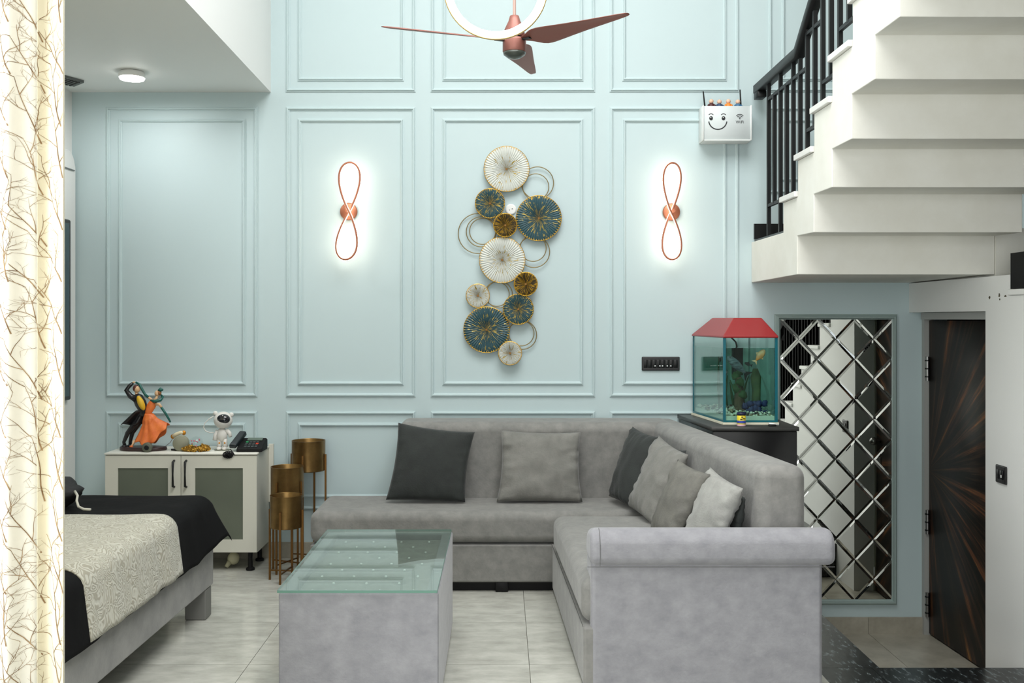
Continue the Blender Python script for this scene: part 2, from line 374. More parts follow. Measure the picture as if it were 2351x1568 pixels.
# ------------------------------------------------------------------ upper staircase
SX = 1.571
stc = thing('upper_staircase', 'white concrete staircase with folded soffit rising toward the camera', 'staircase', (2.1, 4.9, 1.72))
soff = [(YW-.002, 1.727), (5.281, 1.735), (5.281, 1.940), (5.001, 1.934), (5.001, 2.126), (4.725, 2.124), (4.725, 2.306), (4.461, 2.306), (4.461, 2.506),
        (4.185, 2.507), (4.185, 2.692), (3.925, 2.690), (3.925, 2.885), (3.66, 2.885), (3.66, 3.075), (3.40, 3.075), (3.40, 3.265), (3.13, 3.265), (3.13, 3.45), (2.86, 3.45), (2.86, 3.62), (1.6, 3.62)]
NT = 9
top = [(YW-.002, 1.98)]
for k in range(NT):
    y0 = 5.54-.273*k; zt = 2.146+.191*k
    top += [(y0, 1.98 if k == 0 else 2.146+.191*(k-1)), (y0, zt)]
top += [(1.6, 2.146+.191*(NT-1))]
pts = soff + list(reversed(top))
MB().prism(pts, 'x', SX, XR+.06).build('flight_body', M_stairw, stc, bevel=.004, seg=2)
pts2 = [p for p in soff if p[0] < 5.1 and not (abs(p[0]-5.001) < .001 and p[1] < 2)]
top2 = [p for p in top if p[0] < 5.0]
MB().prism([(5.001, 2.126)]+pts2[1:]+list(reversed(top2))+[(5.001, top2[0][1])], 'x', XR+.062, XR+.42).build('flight_side', M_stairw, stc)
MB().box(XR+.062, 3.58, 5.275, YW-.002, 1.724, 1.98).build('landing', M_stairw, stc)
M_tread = mat('white_marble_tread', (226, 225, 220), .3)
for k in range(NT):
    y1 = 5.54-.273*k+.02; zt = 2.146+.191*k
    box('tread', SX-.018, XR, y1-.273-.012 if k < NT-1 else 1.6, y1, zt+.001, zt+.031, M_tread, stc, bevel=.003, seg=2)
box('landing_slab', SX+.02, XR, 5.545, YW-.002, 1.981, 1.996, M_bkm, stc)
box('landing_skirting', 1.585, XR, YW-.02, YW-.001, 2.0, 2.095, M_bkm, stc, label='black granite skirting on the landing')
# railing
ur = thing('stair_railing', 'black metal railing with stepped rails on the upper staircase', 'railing', (1.6, 5, 1.98))
RX = 1.60
def tread_z(y):
    if y > 5.56: return 1.997
    k = min(int((5.56-y)/.273), NT-1); return 2.146+.191*k+.032
def rail_z(y):
    return 2.905 if y > 5.34 else 2.905+(5.34-y)*.72
YJ = [5.947-.125*j for j in range(22)]
def lev(j):      # stepped level for interval starting at even index j
    return None
for j, y in enumerate(YJ):
    main = j % 2 == 0
    if main: z0 = tread_z(y); z1 = rail_z(y)
    else:
        k = max(0, (j-1)//2-2); z1 = 2.81+.191*max(0, (j-1)//2-1) if j > 4 else 2.81
        z0 = 2.176 if j < 2 else (tread_z(y) if j < 6 else 2.48+.191*((j-7)//2))
        z1 = min(z1, rail_z(y)-.03)
    MB().bar((RX, y, z0), (RX, y, z1), .021).build('baluster', M_bk, ur)
for j in range(0, 20, 2):
    y0, y1 = YJ[j]-.01, YJ[j+2]+.01
    zt = 2.81 if j < 4 else 2.81+.191*((j)//2-1)
    zt = min(zt, rail_z(y0)-.03)
    if j != 4: MB().bar((RX, y0, zt), (RX, y1, zt), .018).build('upper_rail', M_bk, ur)
    else: MB().bar((RX, y0, 2.81), (RX, y1, 2.81), .018).build('upper_rail', M_bk, ur)
    if j == 0: MB().bar((RX, y0, 2.176), (RX, y1, 2.176), .018).build('lower_rail', M_bk, ur)
    if j >= 6: MB().bar((RX, y0, 2.48+.191*((j-6)//2)), (RX, y1, 2.48+.191*((j-6)//2)), .018).build('lower_rail', M_bk, ur)
hr = MB().prism([(6.2, 2.90), (6.2, 2.953), (5.34, 2.953), (2.9, 2.953+2.44*.72), (2.9, 2.90+2.44*.72), (5.34, 2.90)], 'x', RX-.03, RX+.03).build('handrail', M_bk, ur, bevel=.004, seg=1)
box('end_bracket', RX-.028, RX+.028, 6.10, 6.19, 2.86, 2.90, M_bk, ur, bevel=.003, seg=1)

# ------------------------------------------------------------------ mirror
mi = thing('wall_mirror', 'tall wall mirror of diamond shaped pieces between the aquarium and the door', 'mirror', P(1917, 1385, YW))
m_mir = mat('mirror_silver', (222, 224, 218), .0, metal=1.0)
X0, X1 = (1790-VX)/366, (2046-VX)/366; Z1, Z0 = H-(733-VY)/366, H-(1375-VY)/366
box('backing', X0-.004, X1+.004, YW-.008, YW-.001, Z0-.004, Z1+.004, M_bk, mi)
moulding(1784, 2051, 728, 1381, mi, m=mat('mirror_frame', (150, 168, 164), .4), wd=.036, hgt=.03)
def clip(poly, ax, v, keep):
    out = []
    for i in range(len(poly)):
        a, b_ = poly[i], poly[(i+1) % len(poly)]
        ia, ib = (a[ax]-v)*keep >= -1e-9, (b_[ax]-v)*keep >= -1e-9
        if ia: out.append(a)
        if ia != ib:
            t = (v-a[ax])/(b_[ax]-a[ax]); out.append((a[0]+(b_[0]-a[0])*t, a[1]+(b_[1]-a[1])*t))
    o2 = []
    for p in out:
        if not o2 or (abs(p[0]-o2[-1][0])+abs(p[1]-o2[-1][1])) > 1e-6: o2.append(p)
    if len(o2) > 2 and abs(o2[0][0]-o2[-1][0])+abs(o2[0][1]-o2[-1][1]) < 1e-6: o2.pop()
    return o2
def inset(poly, d, ds=None):
    n = len(poly)
    if ds:      # one distance per edge i -> i+1
        A = sum(poly[i][0]*poly[(i+1)%n][1]-poly[(i+1)%n][0]*poly[i][1] for i in range(n)); sg = 1 if A > 0 else -1; out = []
        for i in range(n):
            p0, p1, p2 = Vector(poly[i-1]), Vector(poly[i]), Vector(poly[(i+1) % n]); e0 = (p1-p0).normalized(); e1 = (p2-p1).normalized()
            q0 = p1+Vector((-e0.y, e0.x))*sg*ds[i-1]; q1 = p1+Vector((-e1.y, e1.x))*sg*ds[i]
            cr_ = e0.x*e1.y-e0.y*e1.x; t = ((q1.x-q0.x)*e1.y-(q1.y-q0.y)*e1.x)/cr_; out.append(tuple(q0+e0*t))
        return out
    n = len(poly); A = sum(poly[i][0]*poly[(i+1)%n][1]-poly[(i+1)%n][0]*poly[i][1] for i in range(n))
    sg = 1 if A > 0 else -1; out = []
    for i in range(n):
        p0, p1, p2 = Vector(poly[i-1]), Vector(poly[i]), Vector(poly[(i+1) % n])
        e0 = (p1-p0).normalized(); e1 = (p2-p1).normalized()
        n0_ = Vector((-e0.y, e0.x))*sg; n1_ = Vector((-e1.y, e1.x))*sg
        bi = n0_+n1_; bi = bi/(1+n0_.dot(n1_)); out.append(tuple(p1+bi*d))
    return out
DW, DH = (X1-X0)/3, (Z1-Z0)/7
for i in range(0, 7):
    for j in range(0, 15):
        if (i+j) % 2 == 0: continue
        cx, cz = X0+i*DW/2, Z0+j*DH/2
        pl = [(cx-DW/2, cz), (cx, cz-DH/2), (cx+DW/2, cz), (cx, cz+DH/2)]
        for ax, v, kp in ((0, X0, 1), (0, X1, -1), (1, Z0, 1), (1, Z1, -1)):
            if len(pl) > 2: pl = clip(pl, ax, v, kp)
        if len(pl) < 3: continue
        dd = []
        for k in range(len(pl)):
            a_, c_ = pl[k], pl[(k+1) % len(pl)]
            dd.append(.0006 if abs(a_[0]-c_[0]) < 1e-6 or abs(a_[1]-c_[1]) < 1e-6 else .0115)
        pl = inset(pl, .0012); ins = inset(pl, 0, dd); n = len(pl); ty, tx = random.uniform(-.0006, .0006), random.uniform(-.0006, .0006)
        yb = YW-.009
        vs = [(a, yb, c) for a, c in pl]+[(a, yb-.0012, c) for a, c in pl]+[(a, yb-.0030+ty*(a-cx)*4+tx*(c-cz)*4, c) for a, c in ins]
        fs = [tuple(range(n)), tuple(range(2*n, 3*n))]+[(k, (k+1) % n, (k+1) % n+n, k+n) for k in range(n)]+[(k+n, (k+1) % n+n, (k+1) % n+2*n, k+2*n) for k in range(n)]
        MB().add(vs, fs).build('mirror_tile', m_mir, mi)

# ------------------------------------------------------------------ wall unit at the far left, vent, ceiling light
wu = thing('wall_unit', 'white rounded top wall unit at the curtain edge', 'cabinet', (-2.67, 5.7, 0))
pr = [(5.1, .02), (6.225, .02), (6.225, 2.44)]
for k in range(7):
    a = math.pi/2*k/6; pr.append((6.225-.10+.10*math.cos(a), 2.44+.10*math.sin(a)))
pr += [(5.1, 2.54)]
MB().prism(pr, 'x', XL+.001, -2.66).build('panel', M_white, wu, bevel=.006, seg=2)
box('shelf_edge', -2.659, -2.652, 5.1, 6.2, 2.42, 2.426, mat('line_grey', (120, 125, 125), .6), wu)
tv = thing('television', 'thin dark screen standing proud of the left wall unit', 'television', (-2.64, 5.6, 1.0))
box('housing', -2.659, -2.63, 4.9, 6.095, 1.004, 2.106, M_bkm, tv, bevel=.012, seg=3)
box('screen', -2.6298, -2.628, 4.93, 6.065, 1.03, 2.08, mat('screen_glass', (50, 74, 80), .12), tv)
vt = thing('ceiling_vent', 'dark square vent in the lower ceiling at the curtain edge', 'vent', (-2.57, 5.9, 2.90))
MB().prism([(-2.483, 5.93), (-2.585, 6.03), (-2.66, 5.88), (-2.55, 5.785)], 'z', 2.905, 2.92).build('grille_frame', mat('vent_grey', (92, 96, 94), .5), vt)
for k in range(5):
    t = .15+.17*k; a = Vector((-2.493, 5.925, 2.903)).lerp(Vector((-2.555, 5.80, 2.903)), t); b_ = Vector((-2.585, 6.015, 2.903)).lerp(Vector((-2.65, 5.885, 2.903)), t)
    MB().bar(a, b_, .012, .006).build('slat', mat('vent_dark', (58, 60, 60), .5), vt)
cl = thing('ceiling_light', 'round white surface light glowing on the lower ceiling', 'ceiling light', P(303, 174, 5.72))
cc = P(303, 172, 5.72)
MB().lathe([(.062, 2.92), (.070, 2.915), (.074, 2.90), (.072, 2.885)], (cc.x, cc.y, 0), 40).build('housing', M_white, cl, smooth=True)
MB().lathe([(.071, 2.8845), (.066, 2.874), (.03, 2.870)], (cc.x, cc.y, 0), 40).build('diffuser', emit('light_disc', (255, 252, 245), 14), cl, smooth=True)
pl_ = bpy.data.lights.new('disc_lamp', 'AREA'); pl_.shape = 'DISK'; pl_.size = .14; pl_.energy = 6.5
lo_ = bpy.data.objects.new('disc_lamp', pl_); COL.objects.link(lo_); lo_.location = (cc.x, cc.y, 2.865)

# ------------------------------------------------------------------ sconces
m_led = emit('led_strip', (255, 234, 212), 9.5)
def sconce(cx, cy, pts_up, lab):
    Y = YW-.10
    c = P(cx, cy, YW-.01)
    t = thing('wall_sconce', lab, 'wall light', (c.x, YW, c.z), group='looped LED wall lights')
    MB().lathe([(.052, 0), (.054, -.006), (.054, -.02), (.048, -.026)], (c.x, YW-.001, c.z), 36, 'y').build('mounting_plate', M_cop, t, smooth=True)
    MB().lathe([(.012, 0), (.012, .07)], (c.x, YW-.095, c.z), 12, 'y').build('stem', M_cop, t)
    up, dn = pts_up
    N = 72; path = []
    for k in range(N):
        a = 2*math.pi*k/N
        s_ = math.sin(a)
        # lemniscate-like loop: vertical = sin(a), horizontal = sin(2a)
        zpx = cy-up[1]*s_ if s_ > 0 else cy-dn[1]*s_
        hw = up[0] if s_ > 0 else dn[0]
        xpx = cx+(up[2]*abs(s_) if s_ > 0 else dn[2]*abs(s_)) + hw*math.cos(a)*(abs(s_)**.9)*1.95*(1 if s_ > 0 else -1)*(1 if s_ > 0 else 1)
        path.append(P(xpx, zpx, Y+.012*math.cos(a)))
    MB().tube(path, .0052, 8, closed=True, flat=(.6, 1.15)).build('frame_loop', M_cop, t, smooth=True)
    MB().tube([p+Vector((0, .011, 0)) for p in path], .0072, 8, closed=True).build('light_strip', m_led, t, smooth=True)
sconce(801, 486, ((24, 113, 2), (24, 110, -8)), 'glowing looped LED wall light left of the plate artwork')
sconce(1541, 487, ((20, 113, 3), (22, 109, 2)), 'glowing looped LED wall light right of the plate artwork')

# ------------------------------------------------------------------ wall art
def burst(name, base, gold, thr, streak=(235, 200, 90)):
    m = bpy.data.materials.new(name); m.use_nodes = True; nt = m.node_tree; b = nt.nodes['Principled BSDF']
    tc = nt.nodes.new('ShaderNodeTexCoord'); sp = nt.nodes.new('ShaderNodeSeparateXYZ'); nt.links.new(tc.outputs['Object'], sp.inputs[0])
    def mt(op, a, b_=None):
        n = nt.nodes.new('ShaderNodeMath'); n.operation = op
        for i, q in enumerate((a, b_)):
            if q is None: continue
            if isinstance(q, (int, float)): n.inputs[i].default_value = q
            else: nt.links.new(q, n.inputs[i])
        return n.outputs[0]
    ang = mt('ARCTAN2', sp.outputs[2], sp.outputs[0])
    r = mt('SQRT', mt('ADD', mt('MULTIPLY', sp.outputs[0], sp.outputs[0]), mt('MULTIPLY', sp.outputs[2], sp.outputs[2])))
    oi = nt.nodes.new('ShaderNodeObjectInfo')
    cb = nt.nodes.new('ShaderNodeCombineXYZ'); nt.links.new(mt('MULTIPLY', ang, 4.6), cb.inputs[0]); nt.links.new(mt('MULTIPLY', r, 13.0), cb.inputs[1]); nt.links.new(mt('MULTIPLY', oi.outputs['Random'], 50.0), cb.inputs[2])
    n1 = nt.nodes.new('ShaderNodeTexNoise'); n1.inputs['Scale'].default_value = 2.2; n1.inputs['Detail'].default_value = 5; n1.inputs['Roughness'].default_value = .6
    nt.links.new(cb.outputs[0], n1.inputs['Vector'])
    v = mt('SUBTRACT', n1.outputs['Fac'], mt('MULTIPLY', r, .9))
    gm = nt.nodes.new('ShaderNodeMapRange'); gm.inputs['From Min'].default_value = thr; gm.inputs['From Max'].default_value = thr+.04; nt.links.new(v, gm.inputs[0])
    mx = nt.nodes.new('ShaderNodeMix'); mx.data_type = 'RGBA'; nt.links.new(gm.outputs[0], mx.inputs[0]); mx.inputs[6].default_value = lin(base); mx.inputs[7].default_value = lin(gold)
    nt.links.new(mx.outputs[2], b.inputs['Base Color']); nt.links.new(mt('MULTIPLY', gm.outputs[0], .8), b.inputs['Metallic'])
    b.inputs['Roughness'].default_value = .36
    # radial hammered flutes
    wv = mt('SINE', mt('MULTIPLY', ang, 52.0)); bp = nt.nodes.new('ShaderNodeBump'); bp.inputs['Strength'].default_value = .9; bp.inputs['Distance'].default_value = .002
    nt.links.new(wv, bp.inputs['Height']); nt.links.new(bp.outputs[0], b.inputs['Normal'])
    return m
mw = burst('enamel_white', (210, 214, 206), (196, 166, 70), .52); mt_ = burst('enamel_teal', (46, 80, 88), (206, 180, 96), .49); mg = burst('enamel_gold', (58, 46, 20), (190, 150, 54), .47)
art = thing('wall_art', 'metal wall art of overlapping white, teal and gold plates with rings', 'wall art', P(1165, 840, YW))
plates = [('white', 1163, 388, 52, .035), ('teal', 1125, 467, 34, .045), ('teal', 1237, 501, 52, .035), ('gold', 1160, 517, 27, .06), ('white', 1153, 597, 52.5, .045),
          ('gold', 1207, 652, 27, .06), ('white', 1097, 679, 27, .035), ('teal', 1190, 710, 35, .05), ('teal', 1117, 757, 52.5, .035), ('white', 1171, 811, 27, .055)]
for kd, cx, cy, r, dp in plates:
    Y = YW-dp; c = P(cx, cy, Y); rr = r*Y/F
    pr = [(rr, .004), (rr, -.004), (rr*.985, -.006), (rr*.66, -.0005), (rr*.33, .005), (rr*.02, .0105)]
    n = 72; vs = []; 
    mb = MB().lathe(pr, (c.x, Y, c.z), n, 'y')
    po = mb.build('plate', {'white': mw, 'teal': mt_, 'gold': mg}[kd], art, smooth=True, label={'white': 'white enamel plate flecked with gold', 'teal': 'teal plate with a gold burst', 'gold': 'dark gold plate'}[kd])
    rim = MB()
    ringp = [Vector((c.x+rr*math.cos(2*math.pi*k/48), Y-.004, c.z+rr*math.sin(2*math.pi*k/48))) for k in range(48)]
    rim.tube(ringp, .0022, 6, closed=True)
    for k in range(56):
        a = 2*math.pi*k/56; d = Vector((math.cos(a), 0, math.sin(a)))
        rim.bar(Vector((c.x, Y-.006, c.z))+d*rr*.93, Vector((c.x, Y-.006, c.z))+d*rr, .0028)
    rim.build('rim_dashes', M_gold, po, kind='stuff')
    MB().bar((c.x, Y+.002, c.z), (c.x, YW-.001, c.z), .012).build('stand_off', M_bleg, art)
c = P(1173, 481, YW-.002)
jb = thing('junction_cap', 'small round white wall cap showing between the teal and gold plates', 'wall cap', (c.x, YW, c.z-.035))
MB().lathe([(.034, 0), (.034, -.006), (.028, -.010), (.001, -.010)], (c.x, YW-.0005, c.z), 28, 'y').build('cap', M_white, jb)
for q_ in (-.010, .008): MB().lathe([(.003, 0), (.003, -.001)], (c.x+q_, YW-.0108, c.z+q_*.4), 10, 'y').build('screw', M_bk, jb)
for cx, cy, r, dp in ((1234, 420, 37, .02), (1230, 429, 30, .024), (1098, 536, 46, .018), (1105, 532, 34.5, .022), (1108, 531, 30, .026), (1226, 578, 36, .02),
                      (1224, 570, 30, .024), (1141, 675, 28, .02), (1146, 676, 30.5, .024), (1199, 769, 33, .02), (1197, 765, 29, .024)):
    Y = YW-dp; c = P(cx, cy, Y); rr = r*Y/F
    MB().tube([c+Vector((rr*math.cos(2*math.pi*k/56), 0, rr*math.sin(2*math.pi*k/56))) for k in range(56)], .0028, 8, closed=True).build('ring', mat('ring_metal', (140, 124, 84), .4, metal=.7), art, smooth=True)

# ------------------------------------------------------------------ router box and its figures
YB = 6.12
def PB(x, y, Y=YB): return P(x, y, Y)
a = PB(1616, 320); b_ = PB(1723, 243); bx0, bx1, bz0, bz1 = a.x, b_.x, a.z, b_.z
rb = thing('wifi_box', 'white wall box printed with a smiling face and a WiFi sign', 'box', ((bx0+bx1)/2, YB+.06, bz0))
M_bx = mat('box_white', (226, 230, 228), .4)
box('front_panel', bx0, bx1, YB, YB+.008, bz0, bz1, mat('box_front', (204, 212, 212), .45), rb, bevel=.002, seg=1)
for x in (bx0-.008, bx1): box('side_panel', x, x+.008, YB-.006, YW-.001, bz0-.006, bz1+.004, M_bx, rb, bevel=.002, seg=1)
box('bottom_panel', bx0+.001, bx1-.001, YB-.004, YW-.001, bz0-.008, bz0-.0005, M_bx, rb)
box('back_panel', bx0+.001, bx1-.001, YW-.01, YW-.001, bz0, bz1, M_bx, rb)
ink = mat('black_ink', (24, 26, 30), .5)
def disc(px, py, rx, ry, Y, nm, m, par, th=.0012):
    c = P(px, py, Y); n = 24
    return MB().prism([(c.x+rx*Y/F*math.cos(2*math.pi*k/n), c.z+ry*Y/F*math.sin(2*math.pi*k/n)) for k in range(n)], 'y', Y-th, Y).build(nm, m, par)
def arc(cx, cy, r, a0, a1, wd, nm, par, Y=YB-.001, ry=None):
    pts = [P(cx+r*math.cos(R(a0+(a1-a0)*k/16)), cy+(ry or r)*math.sin(R(a0+(a1-a0)*k/16)), Y) for k in range(17)]
    MB().tube(pts, wd*Y/F, 6, flat=(.3, 1)).build(nm, ink, par)
fs_ = rb
for ex in (1632.5, 1661):
    disc(ex, 271.5, 4.2, 4.8, YB-.0005, 'printed_eye', ink, fs_); disc(ex-.5, 269.5, 1.2, 1.2, YB-.0018, 'eye_glint', M_bx, fs_, .0004)
    arc(ex, 266, 5.5, 205, 335, .9, 'printed_eyebrow', fs_, ry=5)
arc(1648, 276, 21, 8, 172, 1.4, 'printed_smile', fs_, ry=21)
for r in (4, 7.5, 11): arc(1698.5, 273.5, r, 222, 318, .8, 'wifi_arc', fs_, ry=r)
disc(1698.5, 272.5, 1.2, 1.2, YB-.0005, 'wifi_dot', ink, fs_)
cu = bpy.data.curves.new('wifi_text', 'FONT'); cu.body = 'WiFi'; cu.size = .026; cu.extrude = .0005; cu.align_x = 'CENTER'; cu.align_y = 'CENTER'
t0_ = bpy.data.objects.new('tmp', cu); COL.objects.link(t0_); me_ = bpy.data.meshes.new_from_object(t0_); bpy.data.objects.remove(t0_)
to = bpy.data.objects.new('wifi_lettering', me_); COL.objects.link(to); to.parent = rb; q = PB(1698.5, 280.5); to.location = q-Vector((0, .001, 0))-WO[rb.name]; to.rotation_euler = (R(90), 0, 0); me_.materials.clear(); me_.materials.append(ink)
rt = thing('wifi_router', 'black router inside the white box, two antennas standing out', 'router', ((bx0+bx1)/2, 6.18, bz0+.002))
box('router_body', bx0+.02, bx1-.02, 6.16, 6.21, bz0+.002, bz0+.16, M_matte, rt, bevel=.006)
for x0_, y0_, x1_, y1_ in ((1620, 262, 1614.5, 210), (1702, 262, 1699, 206)):
    MB().tube([P(x0_, y0_, 6.18), P((x0_+x1_)/2, (y0_+y1_)/2, 6.18), P(x1_, y1_, 6.18)], [.0055, .005, .004], 8).build('antenna', M_matte, rt, smooth=True)
M_skin = mat('toy_skin', (226, 186, 160), .5)
for px_, py_, colr, lab in ((1633, 235, (70, 22, 22), 'tiny toy figure with dark red body, leftmost on the white wall box'), (1651.5, 236, (40, 66, 100), 'tiny toy figure with navy body, second from left on the wall box'),
                           (1672, 235, (232, 132, 40), 'tiny toy figure with orange body on the white wall box'), (1694, 236, (56, 104, 140), 'tiny toy figure with light blue body, rightmost on the wall box')):
    c = P(px_, py_, 6.142); zb = bz0+.001
    t = thing('toy_figure', lab, 'toy', (c.x, 6.142, bz1-.02), group='toy figures on the wall box')
    m1 = mat('toy_%d' % int(px_), colr, .5)
    MB().lathe([(.016, bz1-.03), (.020, bz1-.01), (.019, c.z-.012), (.010, c.z-.006)], (c.x, 6.142, 0), 16).build('body', m1, t, smooth=True)
    hd = MB().ball((c.x, 6.140, c.z+.005), .0145).build('head', M_skin, t, smooth=True)
    MB().ball((c.x, 6.149, c.z+.009), .0118, .0118, .010).build('hair', mat('toy_hair_%d' % int(px_), tuple(int(v*.5+60) for v in colr), .6), t, smooth=True)
    for s_ in (-1, 1): MB().tube([(c.x+s_*.014, 6.14, c.z-.014), (c.x+s_*.021, 6.132, c.z-.02), (c.x+s_*.016, 6.128, c.z-.028)], .005, 8).build('arm', m1, t, smooth=True)

# switchboard on the back wall
sb = thing('switch_board', 'long black switch panel on the aqua wall beside the aquarium', 'switch', P(1516, 852, YW))
a = P(1473, 851, YW); b_ = P(1560, 819, YW)
box('face_plate', a.x, b_.x, YW-.012, YW-.0005, a.z, b_.z, M_bkm, sb, bevel=.006)
for k in range(8):
    x = a.x+.012+.027*k; box('switch_rocker', x, x+.024, YW-.015, YW-.012, a.z+.018, b_.z-.018, M_bk, sb, bevel=.0015, seg=1)
for k, px_ in enumerate((1504, 1515, 1521, 1532, 1540)):
    q = P(px_, 840, YW-.0155); box('switch_mark', q.x-.004, q.x+.004, YW-.0165, YW-.015, q.z-.004, q.z+.004, mat('mark_white', (200, 205, 205), .4), sb)

# ------------------------------------------------------------------ ceiling fan and ring pendant
fx = (1181-VX)*4.8/F; fy = 4.8
fn = thing('ceiling_fan', 'copper brown three bladed ceiling fan on a long rod', 'fan', (fx, fy, 2.74))
def fz(py): return H-(py-VY)*4.8/F
MB().lathe([(.0075, 4.98), (.0075, fz(40))], (fx, fy, 0), 16).build('rod', mat('fan_rod', (196, 160, 150), .4, metal=.3), fn)
MB().lathe([(.05, 5.0), (.05, 4.96), (.012, 4.93)], (fx, fy, 0), 24).build('ceiling_cup', M_copp, fn, smooth=True)
MB().lathe([(.012, fz(36)), (.022, fz(37)), (.03, fz(50)), (.048, fz(68)), (.052, fz(86))], (fx, fy, 0), 36).build('upper_cone', M_copp, fn, smooth=True)
MB().lathe([(.054, fz(90)), (.0565, fz(94)), (.0565, fz(119)), (.053, fz(121))], (fx, fy, 0), 40).build('motor_housing', M_copp, fn, smooth=True)
MB().lathe([(.045, fz(86)), (.045, fz(92))], (fx, fy, 0), 24).build('neck', M_bk, fn)
MB().lathe([(.055, fz(121)), (.052, fz(126)), (.03, fz(133)), (.004, fz(135))], (fx, fy, 0), 36).build('bottom_cap', mat('fan_cap', (70, 76, 70), .25), fn, smooth=True)
for ang in (200, 318, 79):
    a = R(ang); d = Vector((math.cos(a), math.sin(a), 0)); sd = Vector((-d.y, d.x, 0)); z0 = fz(94)
    prof = [(.05, .018), (.09, .03), (.13, .066), (.17, .074), (.24, .066), (.34, .052), (.46, .038), (.58, .026), (.66, .014)]
    vs = []
    for r, hw in prof:
        tw = -R(20)*(1-r*.8)
        for s_ in (-1, -.35, .35, 1):
            u = s_*hw+(.012 if r > .1 else 0)
            vs.append(Vector((fx, fy, z0))+d*r+sd*u*math.cos(tw)+Vector((0, 0, u*math.sin(tw)+.004*(1-s_*s_))))
    fs = [(i*4+k, (i+1)*4+k, (i+1)*4+k+1, i*4+k+1) for i in range(len(prof)-1) for k in range(3)]
    MB().add(vs, fs).build('blade', M_copp, fn, smooth=True, solid=.006, subsurf=1)
    MB().bar(Vector((fx, fy, z0-.003))+d*.045, Vector((fx, fy, z0-.003))+d*.10, .02, .006).build('blade_bracket', M_bk, fn)
YR = 4.0
rc = P(1138, -28, YR); rr = 109*YR/F
rp = thing('ring_pendant', 'glowing white LED ring hanging in front of the fan', 'pendant light', (rc.x, YR, rc.z-rr))
MB().tube([rc+Vector((rr*math.cos(2*math.pi*k/72), 0, rr*math.sin(2*math.pi*k/72))) for k in range(72)], .0155, 12, closed=True).build('light_ring', emit('ring_glow', (255, 248, 238), 7), rp, smooth=True)
MB().tube([rc+Vector(((rr+.0165)*math.cos(2*math.pi*k/72), 0, (rr+.0165)*math.sin(2*math.pi*k/72))) for k in range(72)], .003, 8, closed=True, flat=(2.5, 1)).build('ring_frame', mat('warm_gold_frame', (222, 190, 130), .3, metal=.8), rp, smooth=True)
MB().tube([rc+Vector((0, 0, rr+.01)), (rc.x, YR, 4.99)], .0015, 6).build('cable', M_white, rp)

# ------------------------------------------------------------------ curtain
YC = 3.0
cxe = (155-VX)*YC/F
def cur_y(x):
    d = cxe-x
    u = d/.19
    return YC+.030*math.sin((d-.03)*34)+.006*math.sin(d*97+1.0)
ct = thing('curtain', 'sheer cream curtain printed with brown branches at the left', 'curtain', (-2.0, YC, .02))
mc = bpy.data.materials.new('sheer_cloth'); mc.use_nodes = True; nt = mc.node_tree; out = nt.nodes['Material Output']; b = nt.nodes['Principled BSDF']
b.inputs['Base Color'].default_value = lin((244, 242, 234)); b.inputs['Roughness'].default_value = .9
tr = nt.nodes.new('ShaderNodeBsdfTranslucent'); tr.inputs[0].default_value = lin((245, 238, 214)); mx = nt.nodes.new('ShaderNodeMixShader'); mx.inputs[0].default_value = .35
nt.links.new(b.outputs[0], mx.inputs[1]); nt.links.new(tr.outputs[0], mx.inputs[2]); nt.links.new(mx.outputs[0], out.inputs[0])
NX = 260
def cfn(u, v):
    x = -2.62+u*(cxe+2.62); return Vector((x, cur_y(x), .03+v*2.80))
MB().grid(cfn, NX, 8).build('cloth', mc, ct, smooth=True, solid=.0012)
def lapy(x): return cur_y(x)-.006-.004*math.sin((cxe-x)*60+.3)
MB().grid(lambda u, v: Vector((cxe-.098+.098*u, lapy(cxe-.098+.098*u), .03+v*2.80)), 40, 6).build('folded_edge', mat('fold_dim_cream', (212, 205, 182), .95, spec=.1), ct, smooth=True, solid=.0012)  # darker cream paints the fold as less lit than the backlit cloth beside it
MB().tube([(XL+.002, YC, 2.84), (cxe+.02, YC, 2.84)], .012, 12).build('rod', M_steel, ct)
for x in (-2.5, -2.0, -1.45): MB().bar((x, YC, 2.84), (x, YC, 2.921), .012).build('rod_bracket', M_steel, ct)
# printed branches, as thin flat strips lying on the cloth
M_br = mat('branch_ink', (104, 76, 48), .9, col2=(160, 132, 96), scale=30); brm = MB()
rnd = random.Random(11)
def strip(x, z, ang, ln, wd, depth, cv=0):
    n = 8; pts = []; a = ang; cv = cv or rnd.choice((-1, 1))*rnd.uniform(.05, .13)
    for k in range(n+1):
        pts.append((x, z, wd*(1-.7*k/n)))
        if k == n//2: cv = -cv*.8
        a += cv+rnd.uniform(-.05, .05); x += math.cos(a)*ln/n; z += math.sin(a)*ln/n
        if depth < 3 and k in (1, 3, 5, 7) and rnd.random() < (.95 if depth == 0 else .6):
            sgn = 1 if (k in (3, 7)) else -1
            strip(x, z, a+sgn*rnd.uniform(.5, .9), ln*rnd.uniform(.38, .6), wd*.6, depth+1)
    vs = []; fs = []
    for i, (px_, pz, ww) in enumerate(pts):
        j = min(i+1, n); k = max(i-1, 0); dx, dz = pts[j][0]-pts[k][0], pts[j][1]-pts[k][1]; L = math.hypot(dx, dz) or 1
        for s_ in (-1, 1):
            xx = min(px_-dz/L*ww*s_, cxe-.0005); vs.append(Vector((xx, (lapy(xx)-.0022 if xx > cxe-.098 else cur_y(xx)-.0022), pz+dx/L*ww*s_)))
    for i in range(n): fs.append((2*i, 2*i+1, 2*i+3, 2*i+2))
    brm.add(vs, fs)
